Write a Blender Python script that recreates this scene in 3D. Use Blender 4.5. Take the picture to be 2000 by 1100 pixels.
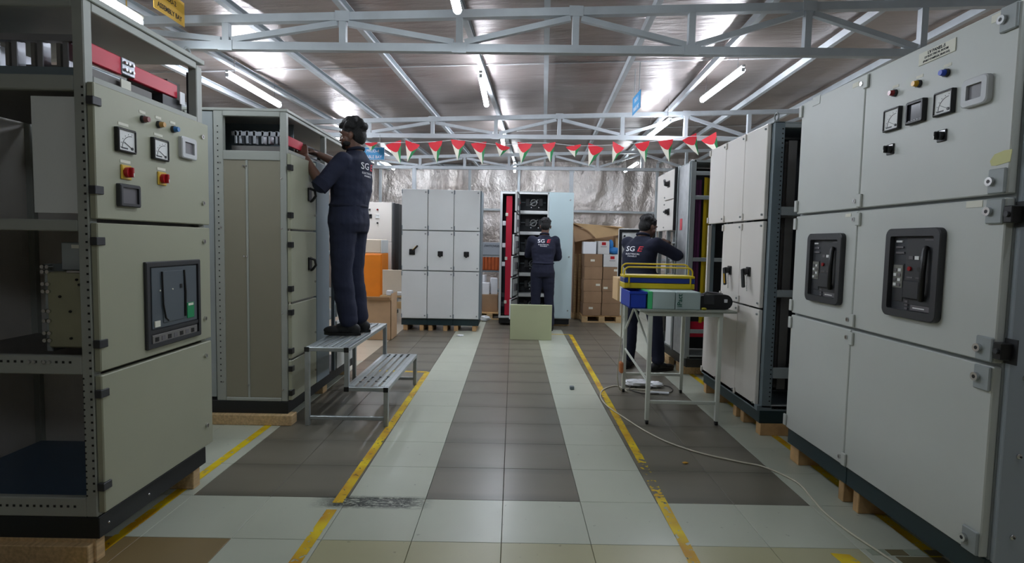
import bpy, math, random
from mathutils import Vector, Matrix, noise
from mathutils.bvhtree import BVHTree
random.seed(7)
for o in list(bpy.data.objects): bpy.data.objects.remove(o)
scene = bpy.context.scene
COL = scene.collection
PI = math.pi

# ------------------------------------------------------------------ camera, world, exposure
F_PX, PITCH, YAW, ROLL, CAM_H = 1065.74, -0.0643979, 0.00606612, 0.0201978, 1.33711
PPX, PPY = 1007.44, 541.94
cd = bpy.data.cameras.new('camera'); cam = bpy.data.objects.new('camera', cd); COL.objects.link(cam)
cp, sp, cy, sy = math.cos(PITCH), math.sin(PITCH), math.cos(YAW), math.sin(YAW)
Fv = Vector((sy*cp, cy*cp, sp)); Rv = Vector((cy, -sy, 0)); Uv = Rv.cross(Fv)
cr, sr = math.cos(ROLL), math.sin(ROLL)
R2, U2 = cr*Rv+sr*Uv, -sr*Rv+cr*Uv
cam.matrix_world = Matrix(((R2.x, U2.x, -Fv.x, 0), (R2.y, U2.y, -Fv.y, 0), (R2.z, U2.z, -Fv.z, CAM_H), (0, 0, 0, 1)))
cd.sensor_fit = 'HORIZONTAL'; cd.sensor_width = 36; cd.lens = 36*F_PX/2000
cd.shift_x = -(PPX-1000)/2000; cd.shift_y = (PPY-550)/2000
cd.clip_start = 0.05; cd.clip_end = 100
scene.camera = cam
w = bpy.data.worlds.new('world'); scene.world = w; w.use_nodes = True
w.node_tree.nodes['Background'].inputs[0].default_value = (0.55, 0.62, 0.7, 1)
w.node_tree.nodes['Background'].inputs[1].default_value = 0.3
vs = scene.view_settings
vs.view_transform = 'Standard'; vs.look = 'None'; vs.gamma = 1; vs.exposure = 1.2
vs.use_curve_mapping = False
TUBE_W = 24.0      # emission of the fluorescent tubes

# ------------------------------------------------------------------ materials
def lin(c):
    return tuple(((x/255)/12.92 if x/255 <= .04045 else ((x/255+.055)/1.055)**2.4) for x in c)
MATS = {}
def mat(name, rgb, rough=.5, metal=0, var=0, scale=5, bump=0, bscale=60, emit=0, alpha=1, spec=.5, rnd=0, stretch=None, trans=0, rvar=0):
    if name in MATS: return MATS[name]
    m = bpy.data.materials.new(name); m.use_nodes = True; MATS[name] = m
    nt = m.node_tree; b = nt.nodes['Principled BSDF']; c = lin(rgb)
    b.inputs['Base Color'].default_value = (*c, 1); b.inputs['Roughness'].default_value = rough
    b.inputs['Metallic'].default_value = metal; b.inputs['Specular IOR Level'].default_value = spec
    b.inputs['Alpha'].default_value = alpha
    if trans: b.inputs['Transmission Weight'].default_value = trans
    if emit:
        b.inputs['Emission Color'].default_value = (*c, 1); b.inputs['Emission Strength'].default_value = emit
    tc = None
    def coord():
        tcn = nt.nodes.new('ShaderNodeTexCoord'); mp = nt.nodes.new('ShaderNodeMapping')
        nt.links.new(tcn.outputs['Object'], mp.inputs[0])
        if stretch: mp.inputs['Scale'].default_value = stretch
        return mp.outputs[0]
    if var or bump or rvar: tc = coord()
    if var or rnd:
        col = nt.nodes.new('ShaderNodeHueSaturation'); col.inputs['Color'].default_value = (*c, 1)
        val = None
        if var:
            n = nt.nodes.new('ShaderNodeTexNoise'); n.inputs['Scale'].default_value = scale; n.inputs['Detail'].default_value = 5
            nt.links.new(tc, n.inputs['Vector'])
            mr = nt.nodes.new('ShaderNodeMapRange'); mr.inputs[1].default_value = .3; mr.inputs[2].default_value = .7
            mr.inputs[3].default_value = 1-var; mr.inputs[4].default_value = 1+var
            nt.links.new(n.outputs[0], mr.inputs[0]); val = mr.outputs[0]
        if rnd:
            oi = nt.nodes.new('ShaderNodeObjectInfo'); mr2 = nt.nodes.new('ShaderNodeMapRange')
            mr2.inputs[3].default_value = 1-rnd; mr2.inputs[4].default_value = 1+rnd
            nt.links.new(oi.outputs['Random'], mr2.inputs[0])
            if val:
                mu = nt.nodes.new('ShaderNodeMath'); mu.operation = 'MULTIPLY'
                nt.links.new(val, mu.inputs[0]); nt.links.new(mr2.outputs[0], mu.inputs[1]); val = mu.outputs[0]
            else: val = mr2.outputs[0]
        nt.links.new(val, col.inputs['Value']); nt.links.new(col.outputs[0], b.inputs['Base Color'])
    if rvar:
        n = nt.nodes.new('ShaderNodeTexNoise'); n.inputs['Scale'].default_value = scale*1.7; n.inputs['Detail'].default_value = 4
        nt.links.new(tc, n.inputs['Vector'])
        mr = nt.nodes.new('ShaderNodeMapRange'); mr.inputs[3].default_value = max(0, rough-rvar); mr.inputs[4].default_value = rough+rvar
        nt.links.new(n.outputs[0], mr.inputs[0]); nt.links.new(mr.outputs[0], b.inputs['Roughness'])
    if bump:
        n = nt.nodes.new('ShaderNodeTexNoise'); n.inputs['Scale'].default_value = bscale; n.inputs['Detail'].default_value = 4
        nt.links.new(tc, n.inputs['Vector'])
        bp = nt.nodes.new('ShaderNodeBump'); bp.inputs['Strength'].default_value = bump; bp.inputs['Distance'].default_value = .01
        nt.links.new(n.outputs[0], bp.inputs['Height']); nt.links.new(bp.outputs[0], b.inputs['Normal'])
    return m
GREY_L = mat('paint_light_grey_green', (160, 161, 140), .42, var=.03, scale=2, bump=.05, bscale=400)
GREY_R = mat('paint_light_grey', (192, 195, 190), .4, var=.03, scale=2, bump=.05, bscale=400)
GREY_W = mat('paint_warm_white', (218, 213, 206), .42, var=.03, scale=2, bump=.05, bscale=400)
GREY_C = mat('paint_cool_grey', (216, 219, 218), .42, var=.03, scale=2)
BLUE_D = mat('paint_pale_blue_grey', (188, 208, 212), .4, var=.02, scale=2)
FRAME = mat('frame_grey', (150, 156, 156), .45, var=.05, scale=4)
FRAME_L = mat('frame_grey_warm', (158, 161, 154), .45, var=.05, scale=4)
FRAME_D = mat('frame_blue_grey', (112, 124, 130), .45, var=.06, scale=4)
SIDE_B = mat('side_panel_blue_grey', (158, 166, 174), .4, var=.03, scale=3)
BEIGE = mat('panel_taupe', (136, 131, 114), .5, var=.05, scale=2)
GALV = mat('galvanised_sheet', (188, 190, 192), .42, .5, var=.12, scale=14)
DARKIN = mat('interior_dark', (52, 54, 58), .6, var=.1, scale=5)
DARKIN2 = mat('interior_grey', (112, 109, 106), .5, var=.1, scale=3)
PLINTH = mat('plinth_black', (26, 28, 29), .5, var=.1)
PLINTH_G = mat('plinth_dark_green', (24, 46, 50), .45, var=.1)
WOOD = mat('timber_pale', (196, 166, 122), .7, var=.22, scale=9, stretch=(1, 8, 8), bump=.2)
WOOD2 = mat('timber_block', (194, 156, 108), .7, var=.2, scale=12, bump=.2, rnd=.12)
BLACK = mat('black_plastic', (22, 22, 23), .4)
BLACK2 = mat('charcoal_plastic', (50, 51, 54), .45, var=.05)
SEAM = mat('seam_dark', (30, 30, 28), .8)
CHROME = mat('chrome', (205, 205, 205), .25, 1)
WHITE = mat('white_face', (225, 226, 224), .5)
PAPER = mat('paper_label', (222, 220, 205), .6)
RED = mat('red_plastic', (180, 22, 32), .4)
REDB = mat('red_busbar_cover', (200, 28, 58), .4, var=.08)
LRED = mat('lamp_red', (150, 20, 28), .25)
LYEL = mat('lamp_yellow', (225, 170, 20), .25)
LBLU = mat('lamp_blue', (28, 70, 190), .25)
YELSW = mat('switch_yellow', (214, 176, 60), .4)
GREEN = mat('green_tag', (30, 140, 90), .4)
SCREEN = mat('screen_dark', (40, 42, 48), .15)
SCREEN_G = mat('screen_grey', (110, 108, 112), .25)
CLEAR = mat('clear_frame', (198, 200, 202), .2)
ALU = mat('aluminium', (176, 182, 184), .38, .75, var=.08, scale=20)
STEEL_P = mat('truss_silver_paint', (186, 192, 196), .42, .35, var=.08, scale=6)
TABLEP = mat('table_white_paint', (206, 210, 200), .45, var=.05)
TOPW = mat('table_top_board', (148, 152, 140), .5, var=.1)
NAVY = mat('navy_cloth', (33, 38, 60), .9, var=.18, scale=5, bump=.35, bscale=22)
NAVY2 = mat('navy_cloth_dark', (25, 29, 50), .9, var=.15, scale=5, bump=.35, bscale=22)
SKINM = mat('skin_brown', (112, 76, 58), .55, var=.06, scale=8)
SKIN2 = mat('skin_face_brown', (98, 68, 54), .5, var=.06, scale=8)
HAIR = mat('black_hair', (14, 13, 14), .7, bump=.8, bscale=120)
SHOE = mat('shoe_black', (24, 24, 26), .6, bump=.1)
CARD = mat('cardboard', (178, 146, 112), .8, var=.08, scale=6, rnd=.08)
CARD_D = mat('cardboard_brown', (152, 122, 94), .8, var=.1, scale=6, rnd=.1)
CARD_L = mat('cardboard_light', (204, 172, 128), .8, var=.06)
TAPE = mat('brown_tape', (170, 138, 100), .35)
ORANGE = mat('orange_paint', (240, 138, 30), .45, var=.05)
CREAM = mat('cream_board', (226, 212, 192), .6, var=.04)
OLIVE = mat('pale_green_panel', (176, 182, 146), .5, var=.04, scale=3)
YEL = mat('toolbox_yellow', (214, 190, 24), .38, var=.08)
BLUEP = mat('toolbox_blue', (28, 52, 128), .35, var=.05)
BLUEC = mat('blue_plastic', (24, 60, 170), .35)
BLUEBAG = mat('blue_bag', (40, 120, 190), .5, bump=.3, bscale=20)
BOXG = mat('pale_carton', (178, 194, 192), .6, var=.03)
BOXGR = mat('green_carton_edge', (70, 190, 120), .5)
SIGNB = mat('sign_blue', (38, 146, 204), .4)
SIGNY = mat('sign_yellow', (214, 168, 60), .5)
FLR = mat('pennant_red', (214, 34, 50), .6)
FLW = mat('pennant_white', (232, 226, 210), .6)
FLG = mat('pennant_green', (40, 132, 76), .6)
CABLE = mat('cable_pale', (196, 190, 170), .5)
CABLED = mat('cable_dark', (60, 54, 50), .5)
WHITEP = mat('white_plastic', (232, 234, 238), .45)
BUSY = mat('busbar_yellow', (206, 176, 20), .45)
BUSP = mat('busbar_purple', (92, 40, 84), .45)
LBLUE = mat('blue_sheet', (84, 106, 132), .35)
PUTTY = mat('yellow_tape_stick', (196, 194, 130), .5)
TEXTK = mat('print_black', (24, 26, 30), .6)
TEXTW = mat('print_white', (228, 230, 236), .6)
TEXTR = mat('print_red', (214, 40, 60), .6)
GLOW = mat('tube_glow', (234, 245, 255), .4, emit=TUBE_W)
GLOW_B = mat('tube_glow_back', (236, 243, 255), .4, emit=TUBE_W*2.1)
FLOORB = mat('screed', (52, 50, 46), .9)
BREAK = mat('breaker_body', (146, 144, 118), .5, var=.06, scale=10)
CERAM = mat('busbar_silver', (170, 172, 178), .3, .8)

def foil(name, rgb, rough, bscale, stretch, strength, dist, seam=None):
    m = bpy.data.materials.new(name); m.use_nodes = True; nt = m.node_tree
    b = nt.nodes['Principled BSDF']; b.inputs['Metallic'].default_value = .85
    g = nt.nodes.new('ShaderNodeTexCoord'); mp = nt.nodes.new('ShaderNodeMapping'); mp.inputs['Scale'].default_value = stretch
    nt.links.new(g.outputs['Object'], mp.inputs[0])
    n = nt.nodes.new('ShaderNodeTexNoise'); n.inputs['Scale'].default_value = bscale; n.inputs['Detail'].default_value = 6; n.inputs['Roughness'].default_value = .6
    nt.links.new(mp.outputs[0], n.inputs['Vector'])
    n2 = nt.nodes.new('ShaderNodeTexNoise'); n2.inputs['Scale'].default_value = 1.1; n2.inputs['Detail'].default_value = 3
    nt.links.new(g.outputs['Object'], n2.inputs['Vector'])
    r = nt.nodes.new('ShaderNodeValToRGB'); c = lin(rgb)
    r.color_ramp.elements[0].position = .3; r.color_ramp.elements[1].position = .72
    r.color_ramp.elements[0].color = (c[0]*.72, c[1]*.68, c[2]*.66, 1); r.color_ramp.elements[1].color = (c[0]*1.1, c[1]*1.1, c[2]*1.12, 1)
    nt.links.new(n2.outputs[0], r.inputs[0]); nt.links.new(r.outputs[0], b.inputs['Base Color'])
    mr = nt.nodes.new('ShaderNodeMapRange'); mr.inputs[3].default_value = rough-.08; mr.inputs[4].default_value = rough+.12
    nt.links.new(n2.outputs[0], mr.inputs[0]); nt.links.new(mr.outputs[0], b.inputs['Roughness'])
    bp = nt.nodes.new('ShaderNodeBump'); bp.inputs['Strength'].default_value = strength; bp.inputs['Distance'].default_value = dist
    nt.links.new(n.outputs[0], bp.inputs['Height']); nt.links.new(bp.outputs[0], b.inputs['Normal'])
    return m
FOIL_C = foil('ceiling_foil', (176, 167, 162), .38, 3.0, (.7, 3.2, 1), .5, .03)
FOIL_W = foil('wall_foil', (216, 209, 204), .3, 4.2, (1.6, 1, 1.0), .9, .05)

def tile_mat(name, rgb, rough, var, dirt=.35, bands=False):
    """glazed tile with soft clouding and small dark scuffs in world space"""
    m = bpy.data.materials.new(name); m.use_nodes = True; nt = m.node_tree; L = nt.links
    b = nt.nodes['Principled BSDF']; c = lin(rgb); b.inputs['Specular IOR Level'].default_value = .5
    g = nt.nodes.new('ShaderNodeNewGeometry'); oi = nt.nodes.new('ShaderNodeObjectInfo')
    n = nt.nodes.new('ShaderNodeTexNoise'); n.inputs['Scale'].default_value = 3.2; n.inputs['Detail'].default_value = 5
    nmap = nt.nodes.new('ShaderNodeMapping'); nmap.inputs['Scale'].default_value = (.45, 1.7, 1) if bands else (1, 1, 1)
    L.new(g.outputs['Position'], nmap.inputs[0]); L.new(nmap.outputs[0], n.inputs['Vector'])
    if bands: n.inputs['Detail'].default_value = 2
    add = nt.nodes.new('ShaderNodeMath'); add.operation = 'MULTIPLY_ADD'; add.inputs[1].default_value = .25
    L.new(oi.outputs['Random'], add.inputs[0]); L.new(n.outputs[0], add.inputs[2])
    mr = nt.nodes.new('ShaderNodeMapRange'); mr.inputs[1].default_value = .3; mr.inputs[2].default_value = .95
    mr.inputs[3].default_value = 1-var; mr.inputs[4].default_value = 1+var; L.new(add.outputs[0], mr.inputs[0])
    h = nt.nodes.new('ShaderNodeHueSaturation'); h.inputs['Color'].default_value = (*c, 1); L.new(mr.outputs[0], h.inputs['Value'])
    hout = h.outputs[0]
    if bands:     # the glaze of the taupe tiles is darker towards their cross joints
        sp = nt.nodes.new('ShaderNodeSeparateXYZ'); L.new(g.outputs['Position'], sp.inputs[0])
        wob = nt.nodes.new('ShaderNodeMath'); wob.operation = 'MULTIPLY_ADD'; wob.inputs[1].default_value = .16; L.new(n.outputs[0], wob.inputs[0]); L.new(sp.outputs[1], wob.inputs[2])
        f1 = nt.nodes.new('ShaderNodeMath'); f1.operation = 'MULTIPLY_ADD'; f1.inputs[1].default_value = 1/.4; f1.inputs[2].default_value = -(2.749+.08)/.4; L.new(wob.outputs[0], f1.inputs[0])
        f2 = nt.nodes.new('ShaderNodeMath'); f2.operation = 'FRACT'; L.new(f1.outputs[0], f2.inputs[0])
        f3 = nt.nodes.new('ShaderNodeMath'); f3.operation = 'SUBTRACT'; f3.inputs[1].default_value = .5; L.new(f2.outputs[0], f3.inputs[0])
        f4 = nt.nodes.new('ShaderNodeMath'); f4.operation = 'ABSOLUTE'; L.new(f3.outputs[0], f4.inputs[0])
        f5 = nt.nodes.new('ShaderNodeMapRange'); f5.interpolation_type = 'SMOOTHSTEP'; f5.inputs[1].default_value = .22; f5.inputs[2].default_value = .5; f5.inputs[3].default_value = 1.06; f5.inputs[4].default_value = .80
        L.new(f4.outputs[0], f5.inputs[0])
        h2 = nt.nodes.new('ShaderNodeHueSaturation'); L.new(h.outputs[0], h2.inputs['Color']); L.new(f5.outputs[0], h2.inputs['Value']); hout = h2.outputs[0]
    # scuffs: sparse small spots
    v = nt.nodes.new('ShaderNodeTexNoise'); v.inputs['Scale'].default_value = 28; v.inputs['Detail'].default_value = 2
    L.new(g.outputs['Position'], v.inputs['Vector'])
    gt = nt.nodes.new('ShaderNodeMapRange'); gt.inputs[1].default_value = .715; gt.inputs[2].default_value = .76; gt.inputs[4].default_value = dirt
    L.new(v.outputs[0], gt.inputs[0])
    # worn crack with grime across the joint in front of the pale strip
    sep = nt.nodes.new('ShaderNodeSeparateXYZ'); L.new(g.outputs['Position'], sep.inputs[0])
    def band(out, c0, hw):
        s = nt.nodes.new('ShaderNodeMath'); s.operation = 'SUBTRACT'; s.inputs[1].default_value = c0; L.new(out, s.inputs[0])
        a = nt.nodes.new('ShaderNodeMath'); a.operation = 'ABSOLUTE'; L.new(s.outputs[0], a.inputs[0])
        q = nt.nodes.new('ShaderNodeMapRange'); q.inputs[1].default_value = hw*.55; q.inputs[2].default_value = hw; q.inputs[3].default_value = 1; q.inputs[4].default_value = 0
        L.new(a.outputs[0], q.inputs[0]); return q.outputs[0]
    bx, by = band(sep.outputs[0], -.69, .32), band(sep.outputs[1], 2.705, .075)
    cn = nt.nodes.new('ShaderNodeTexNoise'); cn.inputs['Scale'].default_value = 16; cn.inputs['Detail'].default_value = 8; cn.inputs['Roughness'].default_value = .75
    mp = nt.nodes.new('ShaderNodeMapping'); mp.inputs['Scale'].default_value = (1, 2.6, 1); L.new(g.outputs['Position'], mp.inputs[0]); L.new(mp.outputs[0], cn.inputs['Vector'])
    ab = nt.nodes.new('ShaderNodeMath'); ab.operation = 'SUBTRACT'; ab.inputs[1].default_value = .5; L.new(cn.outputs[0], ab.inputs[0])
    ab2 = nt.nodes.new('ShaderNodeMath'); ab2.operation = 'ABSOLUTE'; L.new(ab.outputs[0], ab2.inputs[0])
    ln = nt.nodes.new('ShaderNodeMapRange'); ln.inputs[1].default_value = .03; ln.inputs[2].default_value = .1; ln.inputs[3].default_value = 1; ln.inputs[4].default_value = 0
    L.new(ab2.outputs[0], ln.inputs[0])
    m1 = nt.nodes.new('ShaderNodeMath'); m1.operation = 'MULTIPLY'; L.new(bx, m1.inputs[0]); L.new(by, m1.inputs[1])
    m2 = nt.nodes.new('ShaderNodeMath'); m2.operation = 'MULTIPLY'; L.new(m1.outputs[0], m2.inputs[0]); L.new(ln.outputs[0], m2.inputs[1])
    mx_ = nt.nodes.new('ShaderNodeMath'); mx_.operation = 'MAXIMUM'; L.new(gt.outputs[0], mx_.inputs[0]); L.new(m2.outputs[0], mx_.inputs[1])
    mix = nt.nodes.new('ShaderNodeMix'); mix.data_type = 'RGBA'
    L.new(mx_.outputs[0], mix.inputs[0]); L.new(hout, mix.inputs[6]); mix.inputs[7].default_value = (.03, .035, .03, 1)
    L.new(mix.outputs[2], b.inputs['Base Color'])
    rr = nt.nodes.new('ShaderNodeMapRange'); rr.inputs[3].default_value = rough-.04; rr.inputs[4].default_value = rough+.04
    n3 = nt.nodes.new('ShaderNodeTexNoise'); n3.inputs['Scale'].default_value = 6; L.new(g.outputs['Position'], n3.inputs['Vector'])
    L.new(n3.outputs[0], rr.inputs[0]); L.new(rr.outputs[0], b.inputs['Roughness'])
    return m
T_WHITE = tile_mat('tile_white', (182, 186, 170), .3, .05)
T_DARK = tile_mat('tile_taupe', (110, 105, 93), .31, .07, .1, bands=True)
T_BEIGE = tile_mat('tile_beige', (170, 166, 132), .34, .08)
T_BROWN = tile_mat('tile_brown', (132, 112, 76), .36, .1)
T_FAR = tile_mat('tile_pale_far', (196, 184, 164), .3, .06)

def worn_paint():
    m = bpy.data.materials.new('yellow_line_paint'); m.use_nodes = True; nt = m.node_tree; L = nt.links
    b = nt.nodes['Principled BSDF']; b.inputs['Roughness'].default_value = .5
    g = nt.nodes.new('ShaderNodeNewGeometry')
    n = nt.nodes.new('ShaderNodeTexNoise'); n.inputs['Scale'].default_value = 5; L.new(g.outputs['Position'], n.inputs['Vector'])
    r = nt.nodes.new('ShaderNodeValToRGB'); r.color_ramp.elements[0].color = (*lin((190, 140, 8)), 1); r.color_ramp.elements[1].color = (*lin((226, 200, 10)), 1)
    r.color_ramp.elements[0].position = .35; r.color_ramp.elements[1].position = .65
    L.new(n.outputs[0], r.inputs[0]); L.new(r.outputs[0], b.inputs['Base Color'])
    # chipped paint, heaviest on the right aisle line around y = 3.0 m
    v = nt.nodes.new('ShaderNodeTexNoise'); v.inputs['Scale'].default_value = 34; v.inputs['Detail'].default_value = 5; L.new(g.outputs['Position'], v.inputs['Vector'])
    sep = nt.nodes.new('ShaderNodeSeparateXYZ'); L.new(g.outputs['Position'], sep.inputs[0])
    def bump_(c0, hw, out):
        s = nt.nodes.new('ShaderNodeMath'); s.operation = 'SUBTRACT'; s.inputs[1].default_value = c0; L.new(out, s.inputs[0])
        a = nt.nodes.new('ShaderNodeMath'); a.operation = 'ABSOLUTE'; L.new(s.outputs[0], a.inputs[0])
        q = nt.nodes.new('ShaderNodeMapRange'); q.inputs[1].default_value = 0; q.inputs[2].default_value = hw; q.inputs[3].default_value = 1; q.inputs[4].default_value = 0
        L.new(a.outputs[0], q.inputs[0]); return q.outputs[0]
    by = bump_(3.08, .36, sep.outputs[1]); bx = bump_(.82, .2, sep.outputs[0])
    mu = nt.nodes.new('ShaderNodeMath'); mu.operation = 'MULTIPLY'; L.new(by, mu.inputs[0]); L.new(bx, mu.inputs[1])
    th = nt.nodes.new('ShaderNodeMath'); th.operation = 'MULTIPLY_ADD'; th.inputs[1].default_value = -.3; th.inputs[2].default_value = .62
    L.new(mu.outputs[0], th.inputs[0])
    lt = nt.nodes.new('ShaderNodeMath'); lt.operation = 'LESS_THAN'; L.new(v.outputs[0], lt.inputs[0]); L.new(th.outputs[0], lt.inputs[1])
    L.new(lt.outputs[0], b.inputs['Alpha'])
    return m
PAINT = worn_paint()

# ------------------------------------------------------------------ mesh builder
class MB:
    def __init__(s): s.v = []; s.f = []; s.m = []; s.sm = []; s.mats = []; s.T = Matrix.Identity(4)
    def mi(s, m):
        if m not in s.mats: s.mats.append(m)
        return s.mats.index(m)
    def add(s, vs_, fs, m, smooth=False):
        k = len(s.v); i = s.mi(m)
        for p in vs_: s.v.append(tuple(s.T @ Vector(p)))
        for f in fs: s.f.append(tuple(k+j for j in f)); s.m.append(i); s.sm.append(smooth)
        return s
    def box(s, x0, x1, y0, y1, z0, z1, m, b=0):
        if x1 < x0: x0, x1 = x1, x0
        if y1 < y0: y0, y1 = y1, y0
        if z1 < z0: z0, z1 = z1, z0
        if not b:
            V = [(x0, y0, z0), (x1, y0, z0), (x1, y1, z0), (x0, y1, z0), (x0, y0, z1), (x1, y0, z1), (x1, y1, z1), (x0, y1, z1)]
            return s.add(V, [(0, 3, 2, 1), (4, 5, 6, 7), (0, 1, 5, 4), (1, 2, 6, 5), (2, 3, 7, 6), (3, 0, 4, 7)], m)
        b = min(b, (x1-x0)*.45, (y1-y0)*.45, (z1-z0)*.45)
        V = []; idx = {}
        xs, ys, zs = (x0, x1), (y0, y1), (z0, z1)
        for i in (0, 1):
            for j in (0, 1):
                for k in (0, 1):
                    si, sj, sk = (1 if i == 0 else -1), (1 if j == 0 else -1), (1 if k == 0 else -1)
                    idx[i, j, k, 0] = len(V); V.append((xs[i], ys[j]+sj*b, zs[k]+sk*b))
                    idx[i, j, k, 1] = len(V); V.append((xs[i]+si*b, ys[j], zs[k]+sk*b))
                    idx[i, j, k, 2] = len(V); V.append((xs[i]+si*b, ys[j]+sj*b, zs[k]))
        Fs = []
        for i in (0, 1):
            q = [idx[i, 0, 0, 0], idx[i, 1, 0, 0], idx[i, 1, 1, 0], idx[i, 0, 1, 0]]; Fs.append(q if i else q[::-1])
            q = [idx[0, i, 0, 1], idx[1, i, 0, 1], idx[1, i, 1, 1], idx[0, i, 1, 1]]; Fs.append(q[::-1] if i else q)
            q = [idx[0, 0, i, 2], idx[1, 0, i, 2], idx[1, 1, i, 2], idx[0, 1, i, 2]]; Fs.append(q if i else q[::-1])
            for j in (0, 1):
                q = [idx[i, j, 0, 0], idx[i, j, 0, 1], idx[i, j, 1, 1], idx[i, j, 1, 0]]; Fs.append(q if (i+j) % 2 else q[::-1])
                q = [idx[i, 0, j, 0], idx[i, 0, j, 2], idx[i, 1, j, 2], idx[i, 1, j, 0]]; Fs.append(q if (i+j) % 2 == 0 else q[::-1])
                q = [idx[0, i, j, 1], idx[0, i, j, 2], idx[1, i, j, 2], idx[1, i, j, 1]]; Fs.append(q if (i+j) % 2 else q[::-1])
                for k in (0, 1):
                    q = [idx[i, j, k, 0], idx[i, j, k, 1], idx[i, j, k, 2]]; Fs.append(q if (i+j+k) % 2 else q[::-1])
        return s.add(V, Fs, m)
    def cyl(s, p0, p1, r0, m, r1=None, n=12, caps=True, smooth=True):
        r1 = r0 if r1 is None else r1
        p0, p1 = Vector(p0), Vector(p1); d = (p1-p0).normalized()
        a = Vector((0, 0, 1)) if abs(d.z) < .9 else Vector((1, 0, 0)); e = d.cross(a).normalized(); g = d.cross(e)
        V = []
        for p, r in ((p0, r0), (p1, r1)):
            for i in range(n):
                t = 2*PI*i/n; V.append(p+e*(r*math.cos(t))+g*(r*math.sin(t)))
        Fs = [(i, (i+1) % n, n+(i+1) % n, n+i) for i in range(n)]
        s.add(V, Fs, m, smooth)
        if caps: s.add(V, [tuple(range(n))[::-1], tuple(range(n, 2*n))], m)
        return s
    def tube(s, pts, r, m, n=8, closed=False, caps=True):
        pts = [Vector(p) for p in pts]; N = len(pts); V = []
        prev = None
        for i, p in enumerate(pts):
            if closed: d = (pts[(i+1) % N]-pts[i-1]).normalized()
            else: d = (pts[min(i+1, N-1)]-pts[max(i-1, 0)]).normalized()
            if prev is None:
                a = Vector((0, 0, 1)) if abs(d.z) < .9 else Vector((1, 0, 0)); e = d.cross(a).normalized()
            else: e = (prev-d*prev.dot(d)).normalized()
            prev = e; g = d.cross(e)
            for k in range(n):
                t = 2*PI*k/n; V.append(p+e*(r*math.cos(t))+g*(r*math.sin(t)))
        Fs = []
        for i in range(N if closed else N-1):
            j = (i+1) % N
            for k in range(n): Fs.append((i*n+k, i*n+(k+1) % n, j*n+(k+1) % n, j*n+k))
        s.add(V, Fs, m, True)
        if caps and not closed: s.add(V, [tuple(range(n))[::-1], tuple(range((N-1)*n, N*n))], m)
        return s
    def bar(s, p0, p1, wd, ht, m, up=(0, 0, 1)):
        p0, p1 = Vector(p0), Vector(p1); d = (p1-p0).normalized(); e = d.cross(Vector(up)).normalized(); g = e.cross(d)
        V = []
        for p in (p0, p1):
            for a, b_ in ((-1, -1), (1, -1), (1, 1), (-1, 1)): V.append(p+e*(a*wd/2)+g*(b_*ht/2))
        return s.add(V, [(0, 1, 5, 4), (1, 2, 6, 5), (2, 3, 7, 6), (3, 0, 4, 7), (0, 3, 2, 1), (4, 5, 6, 7)], m)
    def sphere(s, c, r, m, n=12, k=8, sc=(1, 1, 1), rot=None):
        V = []; c = Vector(c)
        for i in range(k+1):
            ph = PI*i/k
            for j in range(n):
                t = 2*PI*j/n; p = Vector((math.sin(ph)*math.cos(t)*sc[0], math.sin(ph)*math.sin(t)*sc[1], math.cos(ph)*sc[2]))*r
                if rot: p = rot @ p
                V.append(c+p)
        Fs = [(i*n+j, (i+1)*n+j, (i+1)*n+(j+1) % n, i*n+(j+1) % n) for i in range(k) for j in range(n)]
        return s.add(V, Fs, m, True)
    def prism(s, poly, y0, y1, m):      # poly in x,z ; extruded in y
        n = len(poly); V = [(x, y0, z) for x, z in poly]+[(x, y1, z) for x, z in poly]
        return s.add(V, [tuple(range(n)), tuple(range(n, 2*n))[::-1]]+[(i, i+n, (i+1) % n+n, (i+1) % n) for i in range(n)], m)
    def ring(s, x0, x1, z0, z1, wd, r, y0, y1, m, n=4):   # rounded rectangular frame facing -y
        def loop(a, b, c, d, rr):
            P = []
            for cx_, cz_, st in ((b-rr, d-rr, 0), (a+rr, d-rr, 1), (a+rr, c+rr, 2), (b-rr, c+rr, 3)):
                for i in range(n+1):
                    t = PI/2*(st+i/n); P.append((cx_+rr*math.cos(t), cz_+rr*math.sin(t)))
            return P
        A = loop(x0, x1, z0, z1, r); B = loop(x0+wd, x1-wd, z0+wd, z1-wd, max(r-wd*.6, .002)); N = len(A)
        Am = loop(x0+.004, x1-.004, z0+.004, z1-.004, r)
        V = [(x, y1, z) for x, z in A]+[(x, y0+.004, z) for x, z in A]+[(x, y0, z) for x, z in Am]+[(x, y0, z) for x, z in B]+[(x, y1, z) for x, z in B]
        Fs = []
        for q in range(4):
            for i in range(N): Fs.append((q*N+i, q*N+(i+1) % N, (q+1)*N+(i+1) % N, (q+1)*N+i))
        return s.add(V, Fs, m)
    def mesh(s, name):
        me = bpy.data.meshes.new(name); me.from_pydata(s.v, [], s.f)
        for m in s.mats: me.materials.append(m)
        me.polygons.foreach_set('material_index', s.m); me.polygons.foreach_set('use_smooth', s.sm); me.update()
        return me
    def build(s, name, parent=None, label=None, kind=None):
        o = bpy.data.objects.new(name, s.mesh(name)); COL.objects.link(o)
        if parent: o.parent = parent
        if label: o['label'] = label
        if kind: o['kind'] = kind
        return o
def thing(name, label, cat, loc=(0, 0, 0), rotz=0, group=None):
    o = bpy.data.objects.new(name, None); COL.objects.link(o); o.location = loc; o.rotation_euler = (0, 0, rotz)
    o.empty_display_size = .1
    o['label'] = label; o['category'] = cat
    if group: o['group'] = group
    return o
def tag(o, label, cat, group=None):
    o['label'] = label; o['category'] = cat
    if group: o['group'] = group
    return o
def P(name, parent, fn=None, label=None, kind=None):
    mb = MB(); fn(mb); return mb.build(name, parent, label, kind)
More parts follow.
